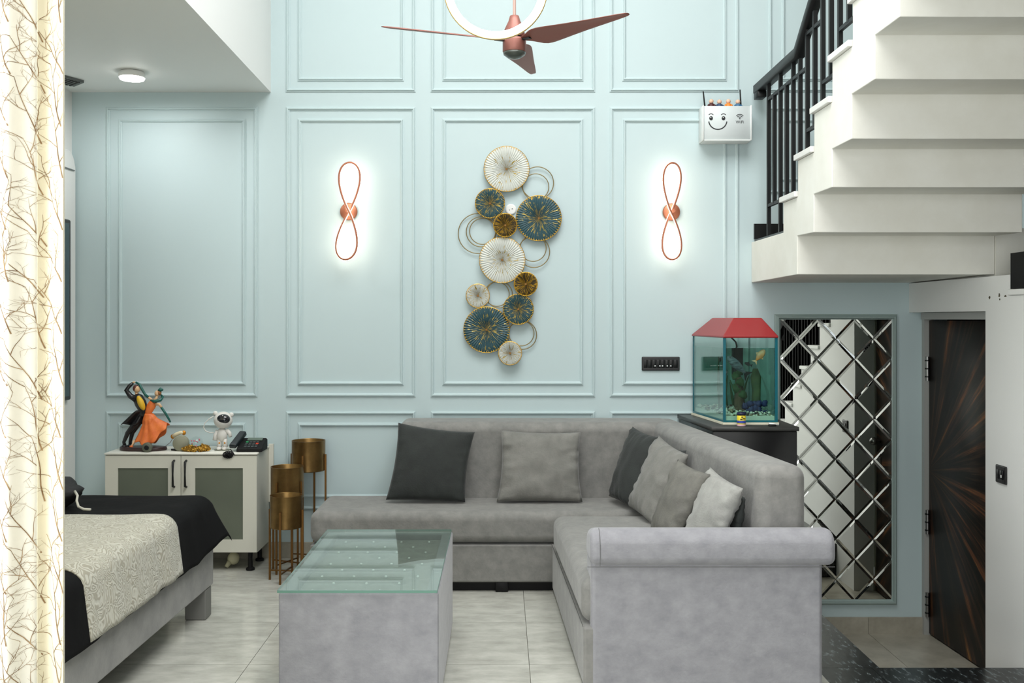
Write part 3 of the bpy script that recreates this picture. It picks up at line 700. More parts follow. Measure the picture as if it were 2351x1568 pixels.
for col_ in range(13):
    bx = cxe-.004-.078*col_
    zz0 = .06+.11*(col_ % 2)
    while zz0 < 2.7:
        strip(bx+rnd.uniform(-.008, .008), zz0, R(112)+rnd.uniform(-.15, .15), rnd.uniform(.17, .21), .0017, 0, rnd.choice((-.07, .06)))
        zz0 += .155
brm.build('branch_print', M_br, ct, kind='stuff')

# ------------------------------------------------------------------ sofa
sf = thing('corner_sofa', 'grey suede corner sofa along the aqua wall and right side', 'sofa', (.2, 5.2, 0))
def soft(name, poly, z0, z1, bev, m=M_sofa, seg=4, par=sf, lab=None, sub=0):
    return MB().prism(poly, 'z', z0, z1).build(name, m, par, bevel=bev, seg=seg, label=lab)
soft('base', [(-1.045, 5.455), (1.0, 5.455), (1.0, 6.2), (-1.045, 6.2)], .055, .262, .012)
soft('seat', [(-1.05, 5.45), (1.02, 5.45), (1.02, 6.0), (-1.05, 6.0)], .266, .442, .05, seg=6)
soft('backrest', [(-.615, 5.88), (1.04, 5.88), (1.04, 6.21), (-.615, 6.21)], .30, .888, .06, seg=6)
soft('base', [(.282, 5.46), (.332, 3.995), (1.288, 3.995), (1.13, 5.46)], .02, .262, .012)
soft('seat', [(.278, 5.33), (.328, 4.02), (1.20, 4.02), (1.06, 5.33)], .266, .452, .05, seg=6)
soft('backrest', [(.885, 6.08), (1.078, 4.16), (1.285, 4.16), (1.075, 6.20), (.93, 6.20)], .30, .885, .055, seg=6)
MB().prism([(.362, 3.99), (.362, 4.2), (1.292, 4.2), (1.292, 3.99)], 'z', .02, .53).build('arm_panel', M_sofa_lit, sf, bevel=.02, seg=3)
# rolled arm top
rp_ = MB(); prf = []
for k in range(25):
    a = -R(35)+R(250)*k/24; prf.append((4.09+.125*math.cos(a)*1.0, .588+.080*math.sin(a)))
prf = [(3.965+.25*(.5-.5*math.cos(math.pi*t)) if False else y, z) for t, (y, z) in enumerate(prf)]
rp_.prism([(3.972, .513), (3.962, .55), (3.965, .60), (3.985, .640), (4.02, .653), (4.06, .650), (4.12, .636), (4.17, .610), (4.19, .57), (4.19, .54), (4.18, .513)], 'x', .357, 1.338)
rp_.build('armrest', M_sofa_lit, sf, bevel=.028, seg=5)
MB().tube([(.395, 3.963, .515), (.395, 3.959, .55), (.395, 3.963, .60), (.395, 3.983, .640), (.395, 4.02, .655)], .0010, 6).build('seam', mat('seam_grey', (88, 88, 88), .9), sf)
box('plinth', -1.0, 1.0, 5.50, 6.15, .002, .054, M_matte, sf, label='black recessed plinth')
for x in (-.85, .005, .9): box('foot', x-.035, x+.035, 5.46, 5.52, .002, .056, M_matte, sf, bevel=.004, seg=1)
for x, y in ((.40, 5.2), (.42, 4.2), (1.2, 4.2), (1.05, 5.2)): box('foot', x-.03, x+.03, y-.03, y+.03, .001, .022, M_matte, sf)
# piping seams
MB().tube([(.345, 3.966, .512), (1.33, 3.966, .512)], .0015, 6).build('seam', mat('seam_grey', (88, 88, 88), .9), sf)
MB().tube([(-1.045, 5.449, .264), (.28, 5.449, .264)], .0015, 6).build('seam', mat('seam_grey', (88, 88, 88), .9), sf)
MB().tube([(.279, 5.46, .264), (.330, 4.0, .264)], .0015, 6).build('seam', mat('seam_grey', (88, 88, 88), .9), sf)

# ------------------------------------------------------------------ cushions
def cushion(tl, tr_, bl, br, th, m, label, seed, wr=.006):
    """pillow spanned by four corners, belly on both sides, pinched edges and creases"""
    tl, tr_, bl, br = map(Vector, (tl, tr_, bl, br)); N = 30
    nrm = ((tr_-tl).cross(bl-tl)).normalized()
    def surf(sgn):
        vs = []
        for i in range(N+1):
            for j in range(N+1):
                u, v = -1+2*i/N, -1+2*j/N
                uu = u*(1-.075*(1-v*v)); vv = v*(1-(.03 if v > 0 else .06)*(1-u*u))
                a, b2 = (uu+1)/2, (vv+1)/2
                p = tl*(1-a)*(1-b2)+tr_*a*(1-b2)+bl*(1-a)*b2+br*a*b2
                e = max(0, (1-u*u))*max(0, (1-v*v))
                t = th*(e**.42)
                d = max(abs(u), abs(v))
                q = Vector((u*2.2, v*2.2, seed))
                cre = noise.noise(Vector((u*7*(1 if abs(u) < abs(v) else .4), v*7*(1 if abs(v) < abs(u) else .4), seed*3.1)))*wr*2.2*d**3
                big = noise.noise(q)*wr*1.2
                if e < 1e-6: cre = big = 0
                vs.append(p+nrm*sgn*(t+cre+big)*(1 if e > 0 else 0) + (Vector((0,0,0))))
        return vs
    va, vb = surf(1), surf(-1); M1 = N+1; fs = []
    for i in range(N):
        for j in range(N):
            k = i*M1+j; fs.append((k, k+1, k+M1+1, k+M1)); k += M1*M1; fs.append((k+M1, k+M1+1, k+1, k))
    o = MB().add(va+vb, fs).build('cushion', m, label=label, cat='cushion', group='cushions on the corner sofa', smooth=True)
    bm = bmesh.new(); bm.from_mesh(o.data); bmesh.ops.remove_doubles(bm, verts=bm.verts, dist=.0003); bmesh.ops.recalc_face_normals(bm, faces=bm.faces); bm.to_mesh(o.data); bm.free()
    return o
cushion((-.60, 5.82, .893), (-.152, 5.80, .84), (-.66, 5.71, .462), (-.205, 5.70, .450), .07, M_cdark, 'charcoal cushion at the left end of the sofa back', 1)
cushion((0, 5.83, .85), (.468, 5.83, .838), (-.025, 5.71, .450), (.468, 5.71, .450), .07, M_cgrey, 'mid grey crumpled cushion alone in the middle of the sofa back', 2, .010)
cushion((.775, 5.86, .866), (.885, 5.50, .845), (.625, 5.76, .475), (.73, 5.42, .46), .065, M_cdark, 'charcoal cushion in the inner corner of the sofa', 3)
cushion((.89, 5.48, .81), (.953, 5.11, .825), (.80, 5.48, .46), (.87, 5.15, .46), .022, M_cdark, 'charcoal cushion peeping out behind the mid grey corner cushion', 4)
cushion((.865, 5.46, .862), (.955, 5.07, .808), (.70, 5.45, .475), (.765, 5.04, .46), .065, M_cgrey, 'mid grey cushion leaning beside the charcoal corner one', 5, .009)
cushion((.846, 4.76, .83), (.93, 4.42, .81), (.72, 4.83, .465), (.78, 4.50, .465), .055, M_colive, 'brownish grey cushion between the mid grey and the pale grey ones', 6)
cushion((.985, 4.50, .80), (1.03, 4.20, .745), (.95, 4.50, .46), (1.005, 4.23, .46), .035, M_cdark, 'charcoal cushion mostly hidden behind the pale grey one by the arm', 7)
cushion((.945, 4.50, .832), (1.015, 4.17, .79), (.80, 4.48, .465), (.915, 4.235, .465), .05, M_clight, 'pale grey cushion nearest the rolled sofa arm', 8, .009)

# ------------------------------------------------------------------ coffee table
tb = thing('coffee_table', 'grey suede box coffee table with a glass top over tufting', 'table', (-.54, 4.28, 0))
TX0, TX1, TY0, TY1, TZ = -.838, -.234, 3.75, 4.83, .468
w_ = .05
o4 = [(TX0, TY0), (TX1, TY0), (TX1, TY1), (TX0, TY1)]; i4 = [(TX0+w_, TY0+w_), (TX1-w_, TY0+w_), (TX1-w_, TY1-w_), (TX0+w_, TY1-w_)]
MB().add([(x, y, .02) for x, y in o4]+[(x, y, TZ) for x, y in o4]+[(x, y, TZ) for x, y in i4]+[(x, y, TZ-.05) for x, y in i4],
         [(3, 2, 1, 0), (12, 13, 14, 15)]+[(i+b, (i+1) % 4+b, (i+1) % 4+4+b, i+4+b) for b in (0, 4, 8) for i in range(4)]).build('body', M_sofa_lit, tb, bevel=.008, seg=3)
btn = []
for r_ in range(9):
    for c_ in range(4 if r_ % 2 == 0 else 3):
        btn.append((TX0+.105+(c_+(0 if r_ % 2 == 0 else .5))*.131, TY0+.12+r_*.105))
btn = btn[:]
def tuft(u, v):
    x = TX0+.05+u*(TX1-TX0-.10); y = TY0+.05+v*(TY1-TY0-.10)
    h = 0
    for bx_, by_ in btn:
        d2 = (x-bx_)**2+(y-by_)**2; h -= .014*math.exp(-d2/.0008)
    ed = min(u, 1-u, v*2, 2-2*v); h += .010*min(1, ed*8)
    return Vector((x, y, TZ-.030+h))
MB().grid(tuft, 70, 120).build('tufted_panel', M_sofa, tb, smooth=True)
M_cry = mat('crystal', (245, 250, 250), .08, spec=1.0, coat=1)
for bx_, by_ in btn: MB().ball((bx_, by_, TZ-.024), .0062, .0062, .005, 10, 6).build('crystal_button', M_cry, tb, smooth=True)
box('glass_top', TX0-.002, TX1-.006, TY0-.007, TY1-.002, TZ+.002, TZ+.011, clear('table_glass', (244, 250, 246), 1.52, haze=.04, hazecol=(190, 205, 196)), tb)
ge = mat('glass_edge', (92, 132, 118), .15)
for a in ((TX0-.002, TX1-.006, TY0-.0085, TY0-.0072), (TX0-.0035, TX0-.0022, TY0-.007, TY1-.002), (TX1-.0058, TX1-.0045, TY0-.007, TY1-.002), (TX0-.002, TX1-.006, TY1-.0018, TY1-.0005)):
    box('glass_edge', a[0], a[1], a[2], a[3], TZ+.002, TZ+.011, ge, tb, label='dark green polished glass edge')
for x in (TX0+.08, TX1-.08):
    for y in (TY0+.08, TY1-.08): box('foot', x-.025, x+.025, y-.025, y+.025, .0005, .021, M_matte, tb)

# ------------------------------------------------------------------ bed
bd = thing('bed', 'grey suede bed base with mattress at the left', 'bed', (-2.05, 4.1, 0))
bx_f, bx_n = -1.462, -1.50
MB().prism([(-2.64, 5.07), (bx_f, 5.07), (bx_n, 3.10), (-2.64, 3.10)], 'z', .150, .395).build('bed_frame', mat('bed_suede', (150, 149, 146), .85, col2=(132, 132, 130), scale=8, detail=8, bump=.12, bscale=90, sheen=.2), bd, bevel=.012, seg=3)
for x, y in ((-1.52, 5.0), (-1.56, 3.2), (-2.56, 5.0), (-2.56, 3.2)): box('leg', x-.052, x+.052, y-.05, y+.05, .001, .150, mat('leg_suede', (120, 120, 116), .85), bd, bevel=.006, seg=2)
MB().prism([(-2.62, 5.04), (-1.50, 5.04), (-1.535, 3.14), (-2.62, 3.14)], 'z', .395, .585).build('mattress', mat('mattress', (180, 178, 170), .9), bd, bevel=.05, seg=4)
def edge_x(y): return bx_n+(bx_f-bx_n)*(y-3.1)/1.97
def drape(off, flare, y0, y1, hemz, tag_):
    def fn(u, v):
        y = y0+v*(y1-y0); ex = edge_x(min(y, 5.07))
        # arc-length coordinate s across: from far left on top to the hem on the side
        L = 1.16; s_ = u*(L+.235*(1-.32*max(0, min(1, (y-4.72)/.4)))); rr_ = .07
        over_y = max(0.0, y-5.06)
        topz = .592+off+.006*noise.noise(Vector((s_*6, y*6, tag_)))
        xr = ex-.012
        flat_ = L-.08
        if s_ < flat_: x = xr-L+s_; z = topz; x += 0
        else:
            a = (s_-flat_)/rr_
            if a < 1.4: x = xr-.08+rr_*math.sin(a)*1.12; z = topz-rr_*(1-math.cos(a))
            else:
                rem = s_-flat_-rr_*1.4; x = xr-.08+rr_*math.sin(1.4)*1.12+rem*(.12+flare*max(0, (y-4.5)/.6)**2); z = topz-rr_*(1-math.cos(1.4))-rem*.95
            wv = noise.noise(Vector((y*9, 3.3+tag_, 0)))*.012*min(1, a)
            x += wv+off
        if over_y > 0:
            y = 5.06+.04*min(1, over_y/.05); z -= max(0, over_y-.02)*.45
        return Vector((x, y, max(z, .30)))
    return fn
bs = MB().grid(drape(.006, .42, 3.12, 5.17, .40, 1.0), 70, 90).build('bed_sheet', mat('black_sheet', (12, 12, 13), .9, spec=.2, bump=.3, bscale=14), smooth=True, solid=.004,
     label='black sheet draped over the mattress and its corner', cat='bedding')
mth_ = bpy.data.materials.new('cream_scrolls'); mth_.use_nodes = True; nt = mth_.node_tree; b = nt.nodes['Principled BSDF']; b.inputs['Roughness'].default_value = .8; b.inputs['Sheen Weight'].default_value = .2
tc = nt.nodes.new('ShaderNodeTexCoord'); nz = nt.nodes.new('ShaderNodeTexNoise'); nz.inputs['Scale'].default_value = 9; nz.inputs['Detail'].default_value = 1; nt.links.new(tc.outputs['Object'], nz.inputs['Vector'])
mxv = nt.nodes.new('ShaderNodeMix'); mxv.data_type = 'VECTOR'; mxv.inputs[0].default_value = .16; nt.links.new(tc.outputs['Object'], mxv.inputs[4]); nt.links.new(nz.outputs['Color'], mxv.inputs[5])
vo = nt.nodes.new('ShaderNodeTexVoronoi'); vo.inputs['Scale'].default_value = 26; nt.links.new(mxv.outputs[1], vo.inputs['Vector'])
m1 = nt.nodes.new('ShaderNodeMath'); m1.operation = 'MULTIPLY'; m1.inputs[1].default_value = 26; nt.links.new(vo.outputs['Distance'], m1.inputs[0])
m2 = nt.nodes.new('ShaderNodeMath'); m2.operation = 'SINE'; nt.links.new(m1.outputs[0], m2.inputs[0])
cr = nt.nodes.new('ShaderNodeValToRGB'); cr.color_ramp.elements[0].position = .35; cr.color_ramp.elements[0].color = lin((196, 194, 180)); cr.color_ramp.elements[1].position = .85; cr.color_ramp.elements[1].color = lin((162, 157, 140))
mr = nt.nodes.new('ShaderNodeMapRange'); mr.inputs['From Min'].default_value = -1; nt.links.new(m2.outputs[0], mr.inputs[0]); nt.links.new(mr.outputs[0], cr.inputs[0]); nt.links.new(cr.outputs[0], b.inputs['Base Color'])
bp = nt.nodes.new('ShaderNodeBump'); bp.inputs['Strength'].default_value = .4; bp.inputs['Distance'].default_value = .004; nt.links.new(mr.outputs[0], bp.inputs['Height']); nt.links.new(bp.outputs[0], b.inputs['Normal'])
MB().grid(drape(.014, 0, 3.56, 4.54, .40, 2.0), 70, 60).build('bed_throw', mth_, smooth=True, solid=.006, label='cream scroll patterned throw across the black sheet', cat='bedding')
# black bag on the bed
bg = thing('bag', 'black soft bag with a pale cord lying on the bed', 'bag', (-2.13, 4.72, .605))
MB().ball((-2.125, 4.72, .675), .135, .11, .07, 24, 14, jit=.25).build('bag_body', mat('bag_black', (18, 18, 19), .7, bump=.4, bscale=20), bg, smooth=True)
MB().tube([P(172, 1128, 4.66), P(178, 1138, 4.62), P(176, 1150, 4.60), P(180, 1163, 4.58), P(192, 1169, 4.56), P(208, 1170, 4.55)], .006, 8).build('cord', mat('cord_grey', (190, 188, 176), .8), bg, smooth=True)

# ------------------------------------------------------------------ white cabinet
cb_ = thing('white_cabinet', 'low white cabinet with two frosted glass doors', 'cabinet', (-1.9, 6.05, 0))
CX0, CX1, CY0, CY1, CZ0, CZ1 = -2.345, -1.447, 5.90, 6.22, .113, .705
box('carcass', CX0, CX1, CY0+.02, CY1, CZ0, CZ1-.012, M_cab, cb_)
box('top_board', CX0-.004, CX1+.004, CY0-.006, CY1, CZ1-.011, CZ1, mat('cabinet_top', (226, 225, 214), .35), cb_, bevel=.002, seg=1)
box('back_strip', CX1+.001, CX1+.03, CY1-.02, CY1, .36, .72, M_cab, cb_)
xm = (CX0+CX1)/2
for k, (a, b2) in enumerate(((CX0, xm-.0015), (xm+.0015, CX1))):
    z0, z1 = CZ0+.003, CZ1-.015; fw = .075 if k == 0 else .082
    d = MB().box(a, a+fw, CY0, CY0+.018, z0, z1).box(b2-fw, b2, CY0, CY0+.018, z0, z1).box(a+fw, b2-fw, CY0, CY0+.018, z1-.075, z1).box(a+fw, b2-fw, CY0, CY0+.018, z0, z0+.075).build('door', M_cab, cb_)
    box('glass_pane', a+fw, b2-fw, CY0+.007, CY0+.012, z0+.075, z1-.075, M_frost, d)
    hx = xm-.04 if k == 0 else xm+.032
    h = MB().tube([(hx, CY0+.0, .66), (hx, CY0-.025, .655), (hx, CY0-.027, .58), (hx, CY0-.025, .51), (hx, CY0, .505)], [.007, .007, .005, .007, .007], 8).build('handle', M_bk, d, smooth=True, label='black bow handle')
for x in (CX0+.05, CX1-.05, xm):
    for y in (CY0+.05, CY1-.04):
        MB().lathe([(.026, .001), (.026, .012), (.014, .02), (.014, CZ0)], (x, y, 0), 20).build('leg', M_matte, cb_, smooth=False)
bu = thing('night_light', 'cream bulb shaped object on the floor under the white cabinet', 'lamp', (-1.6, 6.0, 0))
c = P(536, 1283, 6.02)
MB().ball((c.x, 6.02, .052), .036, .036, .038).build('globe', mat('cream_plastic', (196, 192, 160), .5), bu, smooth=True)
MB().tube([(c.x-.018, 6.0, .035), (c.x-.034, 5.985, .008)], [.016, .012], 12).build('plug_neck', MATS['cream_plastic'], bu, smooth=True)

# ------------------------------------------------------------------ things on the cabinet (crop coordinates of a close look)
YF = 6.02
def Q(cx, cy, dy=0.0):
    p = P(260+cx/6.187, 860+cy/6.187, YF); return Vector((p.x, YF+dy, p.z))
S = YF/F/6.187
zoff = CZ1-Q(0, 1045).z
def Qz(cx, cy, dy=0.0): return Q(cx, cy, dy)+Vector((0, 0, zoff+.0005))
def tubeq(pts, rs, n=12, flat=None): return MB().tube([Qz(*p) for p in pts], [r*S for r in rs], n, flat=flat)
fg = thing('dancing_couple_figurine', 'painted figurine of a dancing couple in black tailcoat and orange gown', 'figurine', Qz(415, 1045))
M_bs = mat('figurine_base', (52, 34, 34), .35); M_coat = mat('coat_black', (24, 24, 26), .35, coat=.2); M_or = mat('gown_orange', (240, 130, 60), .5, col2=(220, 106, 46), scale=30)
M_tl = mat('glove_teal', (24, 92, 84), .35); M_sk = mat('figurine_skin', (222, 182, 140), .45); M_ye = mat('waistcoat_yellow', (224, 180, 40), .5); M_hr = mat('hair_brown', (96, 52, 44), .5)
def oval(cx, cy, rx, ry, n=40): return [(Qz(cx, cy).x+rx*S*math.cos(2*math.pi*k/n)*(1+.04*math.sin(5*2*math.pi*k/n)), YF+ry*S*math.sin(2*math.pi*k/n)) for k in range(n)]
MB().prism(oval(420, 1000, 330, 150), 'z', CZ1+.0005, CZ1+55*S).build('base', M_bs, fg, bevel=.006, seg=3)
tubeq([(165, 985, 0), (150, 930, 0), (205, 800, 0), (290, 690, 0), (380, 590, 0)], [26, 24, 34, 40, 48]).build('trouser_leg', M_coat, fg, smooth=True)
tubeq([(215, 990, .03), (215, 930, .03), (250, 800, .025), (330, 690, .02), (400, 590, .01)], [24, 24, 34, 40, 46]).build('trouser_leg', M_coat, fg, smooth=True)
for a, d in ((150, 0), (205, .03)): MB().ball(Qz(a+12, 985, d-.006), 38*S, 52*S, 22*S).build('shoe', M_coat, fg, smooth=True)
tubeq([(430, 560, 0), (425, 470, 0), (390, 380, 0), (345, 290, 0), (325, 250, 0)], [70, 66, 84, 74, 34], 18, flat=(.8, 1)).build('jacket', M_coat, fg, smooth=True)
MB().ball(Qz(412, 370, -.022), 46*S, 42*S, 112*S, rot=Matrix.Rotation(R(-24), 3, 'Y')).build('waistcoat', M_ye, fg, smooth=True)
def tail(u, v):
    a = -.9+u*2.2; base = Qz(420, 470)
    l = Vector((Qz(480, 480).x+(Qz(360, 480).x-Qz(480, 480).x)*u, YF+.022*math.cos(u*3.1)-.02, base.z))
    e_ = Qz(430-310*u, 690-20*math.sin(u*9)-60*u*(1-u)); e_.y = YF+.02*math.cos(u*11)-.012
    return l.lerp(e_, v)
MB().grid(tail, 22, 8).build('coat_tails', M_coat, fg, smooth=True, solid=.006)
tubeq([(330, 320, -.01), (250, 270, -.01), (195, 190, -.01), (235, 130, -.005), (280, 88, 0)], [46, 40, 32, 28, 20]).build('sleeve', M_coat, fg, smooth=True)
MB().ball(Qz(292, 80), 22*S, 16*S, 14*S).build('hand', M_sk, fg, smooth=True)
tubeq([(330, 265, 0), (332, 225, 0)], [24, 22]).build('neck', M_sk, fg, smooth=True)
hd = MB().ball(Qz(338, 180), 42*S, 42*S, 52*S).ball(Qz(378, 188), 9*S, 8*S, 10*S).build('head', M_sk, fg, smooth=True)
MB().ball(Qz(322, 168, .004), 46*S, 48*S, 52*S).build('hair', M_hr, fg, smooth=True)
# the woman
tubeq([(515, 560, -.01), (510, 500, -.01), (545, 420, -.01), (575, 365, -.01), (590, 340, -.01)], [56, 48, 62, 56, 34], 18, flat=(.8, 1)).build('bodice', M_or, fg, smooth=True)
tubeq([(590, 350, -.01), (615, 310, -.01), (632, 270, -.01)], [40, 20, 17]).build('neck', M_sk, fg, smooth=True)
MB().ball(Qz(632, 235, -.01), 35*S, 35*S, 42*S).ball(Qz(600, 242, -.01), 8*S, 7*S, 8*S).build('head', M_sk, fg, smooth=True)
MB().ball(Qz(655, 228, -.006), 34*S, 38*S, 40*S).build('hair', mat('hair_auburn', (150, 98, 52), .5), fg, smooth=True)
tubeq([(650, 200, -.01), (680, 180, -.01), (715, 190, -.01)], [18, 32, 14]).build('feather_hat', M_tl, fg, smooth=True)
tubeq([(550, 340, -.012), (610, 345, -.03), (680, 330, -.014), (700, 290, .005), (670, 262, .012)], [22, 22, 24, 20, 14]).build('shawl', M_tl, fg, smooth=True)
tubeq([(560, 345, 0), (525, 310, 0), (495, 290, 0)], [20, 18, 16]).build('upper_arm', M_sk, fg, smooth=True)
tubeq([(500, 295, 0), (450, 250, 0), (405, 170, 0), (370, 105, 0), (320, 80, 0)], [18, 18, 19, 17, 14]).build('glove', M_tl, fg, smooth=True)
tubeq([(620, 390, -.02), (670, 385, -.025), (705, 430, -.025)], [22, 20, 18]).build('upper_arm', M_sk, fg, smooth=True)
tubeq([(700, 425, -.025), (760, 520, -.02), (800, 600, -.012), (820, 645, -.01)], [18, 17, 15, 12]).build('glove', M_tl, fg, smooth=True)
def gown(u, v):
    a = 2*math.pi*u; ca, sa = math.cos(a), math.sin(a)
    x0, y0 = 515+54*ca, 520; d0 = .8*54*sa*S-.01
    rx = 250 if ca > 0 else 225
    x1 = 545+rx*ca*(1+.05*math.sin(9*a)); y1 = 950-285*max(0, ca)**1.6-55*max(0, -ca)**2+14*math.sin(9*a); d1 = 125*sa*S*(1+.12*math.sin(9*a))-.008
    t = v**1.55; q = Qz(x0+(x1-x0)*t, y0+(y1-y0)*v, d0+(d1-d0)*v**1.2)
    hip = 14*math.sin(math.pi*min(1, v*2.5))*S if v < .4 else 0
    return q+Vector((hip*ca, hip*sa, 0))
MB().grid(gown, 72, 20, wrapu=True).build('gown_skirt', M_or, fg, smooth=True, solid=.003)
tubeq([(310, 900, -.01), (290, 960, -.015), (270, 985, -.02)], [20, 16, 14]).build('foot', M_sk, fg, smooth=True)
MB().ball(Qz(275, 985, -.022), 28*S, 20*S, 14*S).build('shoe', M_or, fg, smooth=True)
# small grey dial
g1 = thing('small_clock', 'small round grey clock with dark face, before the figurine', 'clock', Qz(550, 1045, -.085))
c = Qz(550, 982, -.085)
MB().lathe([(60*S, .02), (68*S, .016), (68*S, -.006), (60*S, -.010)], (c.x, c.y, CZ1+68*S), 28, 'y').build('case', mat('grey_rubber', (92, 96, 82), .5), g1, smooth=True)
MB().lathe([(30*S, 0), (34*S, -.003), (26*S, -.004)], (c.x+4*S, c.y-.010, CZ1+66*S), 24, 'y').build('dial', M_bk, g1, smooth=True)
# grey round speaker with gold white tube
g2 = thing('round_speaker', 'round grey disc shaped device with a gold white tube on top', 'ornament', Qz(985, 1045, -.03))
MB().lathe([(104*S, .022), (110*S, .016), (110*S, -.012), (102*S, -.018)], (Qz(985, 920).x, YF-.03, CZ1+110*S), 36, 'y').build('disc', mat('grey_felt', (142, 142, 122), .7), g2, smooth=True)
MB().prism(oval(890, 1000, 70, 40, 24), 'z', CZ1, CZ1+22*S).build('foot_pad', M_bk, g2)
tubeq([(850, 845, 0), (905, 815, 0), (955, 795, 0), (1000, 795, 0)], [30, 28, 26, 26]).build('tube', mat('ivory', (226, 214, 180), .4), g2, smooth=True)
for p in ((846, 850, 0), (1003, 797, 0)): MB().ball(Qz(*p), 30*S, 26*S, 34*S).build('tube_end', mat('amber_gold', (206, 138, 40), .3, metal=.5), g2, smooth=True)
tubeq([(845, 880, 0), (800, 940, .01), (740, 985, .01), (760, 1035, .01)], [5, 5, 5, 5], 6).build('cable', M_steel, g2, smooth=True)
# crystal globe
g3 = thing('crystal_globe', 'clear globe with pink blossoms on a gold nugget base', 'ornament', Qz(1200, 1045, -.04))
gc = Qz(1205, 930, -.04)
MB().ball(gc, 98*S, 98*S, 98*S, 28, 18).build('glass_globe', clear('globe_glass', (246, 250, 250), 1.3), g3, smooth=True)
rr3 = random.Random(3)
for k in range(9):
    d = Vector((rr3.uniform(-1, 1), rr3.uniform(-1, .2), rr3.uniform(-.6, 1))).normalized()*rr3.uniform(30, 72)*S
    MB().ball(gc+d, 11*S, 9*S, 9*S, 8, 6, jit=.3).build('blossom', mat('pink_petal', (226, 120, 140), .5), g3, smooth=True)
for k in range(12):
    a = 2*math.pi*k/12; p = Vector((gc.x+150*S*math.cos(a), gc.y+80*S*math.sin(a), CZ1+(32+8*(k % 3))*S))
    MB().ball(p, 46*S, 40*S, (32+8*(k % 3))*S, 10, 7, jit=.9).build('gold_nugget', mat('old_gold', (164, 124, 48), .38, metal=.8, bump=.5, bscale=90), g3)
# astronaut night lamp
g4 = thing('astronaut_lamp', 'small white astronaut figure lamp with a dark visor', 'figurine', Qz(1545, 1045))
M_ast = mat('astronaut_white', (222, 220, 214), .4)
MB().prism(oval(1545, 1000, 110, 70, 28), 'z', CZ1+.0005, CZ1+16*S).build('stand', mat('stand_grey', (120, 124, 112), .5), g4, bevel=.002, seg=1)
for a in (1512, 1588):
    tubeq([(a, 880, 0), (a-2, 940, 0), (a-(6 if a < 1550 else -6), 1000, 0)], [38, 32, 36]).build('leg', M_ast, g4, smooth=True)
    MB().ball(Qz(a, 1015, -.012), 36*S, 50*S, 24*S).build('boot', M_ast, g4, smooth=True)
    MB().ball(Qz(a+4, 938, -.014), 13*S, 8*S, 13*S).build('knee_badge', mat('amber_gold', (206, 138, 40), .3), g4, smooth=True)
MB().ball(Qz(1545, 825, 0), 80*S, 66*S, 100*S).build('torso', M_ast, g4, smooth=True)
tubeq([(1490, 770, 0), (1455, 830, -.004), (1450, 900, -.012)], [36, 30, 30]).build('arm', M_ast, g4, smooth=True)
tubeq([(1605, 765, 0), (1655, 800, -.004), (1672, 850, -.012)], [36, 28, 24]).build('arm', M_ast, g4, smooth=True)
MB().ball(Qz(1562, 618), 132*S, 126*S, 122*S, 28, 18).build('helmet', M_ast, g4, smooth=True)
MB().ball(Qz(1578, 600, -.026), 100*S, 72*S, 78*S, 28, 18).build('visor', mat('visor_black', (34, 34, 38), .12, coat=.6), g4, smooth=True)
for p in ((1450, 520, 0), (1678, 540, 0)): MB().ball(Qz(*p), 34*S, 26*S, 34*S).build('ear', M_ast, g4, smooth=True)
tubeq([(1430, 560, 0), (1360, 600, 0), (1300, 660, 0), (1282, 720, 0), (1310, 770, 0), (1370, 795, 0), (1430, 795, 0)], [7]*7, 8).build('hose', M_ast, g4, smooth=True)
# telephone
g5 = thing('telephone', 'black corded desk telephone at the right end of the white cabinet', 'telephone', Qz(1900, 1045, -.03))
pc = Qz(1985, 1045)
xa, xb = Qz(1800, 0).x, Qz(2160, 0).x
MB().prism([(YF-.085, CZ1+.001), (YF+.06, CZ1+.001), (YF+.06, CZ1+.062), (YF+.03, CZ1+.072), (YF-.085, CZ1+.022)], 'x', xa, xb).build('body', M_matte, g5, bevel=.005, seg=3)
def on_ph(x, t):    # point on the sloped face, t 0 front .. 1 back
    return Vector((x, YF-.085+.115*t, CZ1+.0225+.05*t))
def slab(x0, x1, t0, t1, h, nm, m):
    up = Vector((0, -.05, .115)).normalized()*h; a, b3, c3, d3 = on_ph(x0, t0), on_ph(x1, t0), on_ph(x1, t1), on_ph(x0, t1)
    return MB().add([a, b3, c3, d3, a+up, b3+up, c3+up, d3+up], [(3,2,1,0),(4,5,6,7),(0,1,5,4),(1,2,6,5),(2,3,7,6),(3,0,4,7)]).build(nm, m, g5)
slab(xa+.045, xb-.018, .72, .95, .004, 'display', mat('lcd', (96, 110, 100), .2))
for r_ in range(4):
    for c_ in range(4):
        x = xa+.042+.021*c_; slab(x, x+.015, .10+.145*r_, .19+.145*r_, .003, 'key', mat('key_red', (220, 70, 40), .4) if (r_, c_) == (2, 3) else mat('key_green', (40, 150, 90), .4) if (r_, c_) == (3, 0) else mat('key_grey', (64, 70, 70), .4))
MB().add([Qz(1690, 1000, -.075), Qz(1790, 1005, -.075), Qz(1888, 835, .03), Qz(1795, 815, .03), Qz(1696, 940, -.09), Qz(1796, 945, -.09), Qz(1880, 770, .015), Qz(1786, 765, .015)], [(0, 1, 2, 3), (7, 6, 5, 4), (0, 1, 5, 4), (1, 2, 6, 5), (2, 3, 7, 6), (3, 0, 4, 7)]).build('handset', mat('handset', (30, 38, 42), .3), g5, bevel=.008, seg=3)
hx = []
for k in range(260):
    t = k/259; a = t*2*math.pi*30; b4 = t*2*math.pi*2.2
    q_ = Vector((Qz(1715, 0).x+72*S*math.cos(b4)*(1-.75*t), YF-.127-.004*math.sin(b4), Qz(0, 1072).z+42*S*math.sin(b4)*(1-.75*t)))
    hx.append(q_+Vector((.006*math.cos(a), .004*math.sin(a), .006*math.sin(a))))
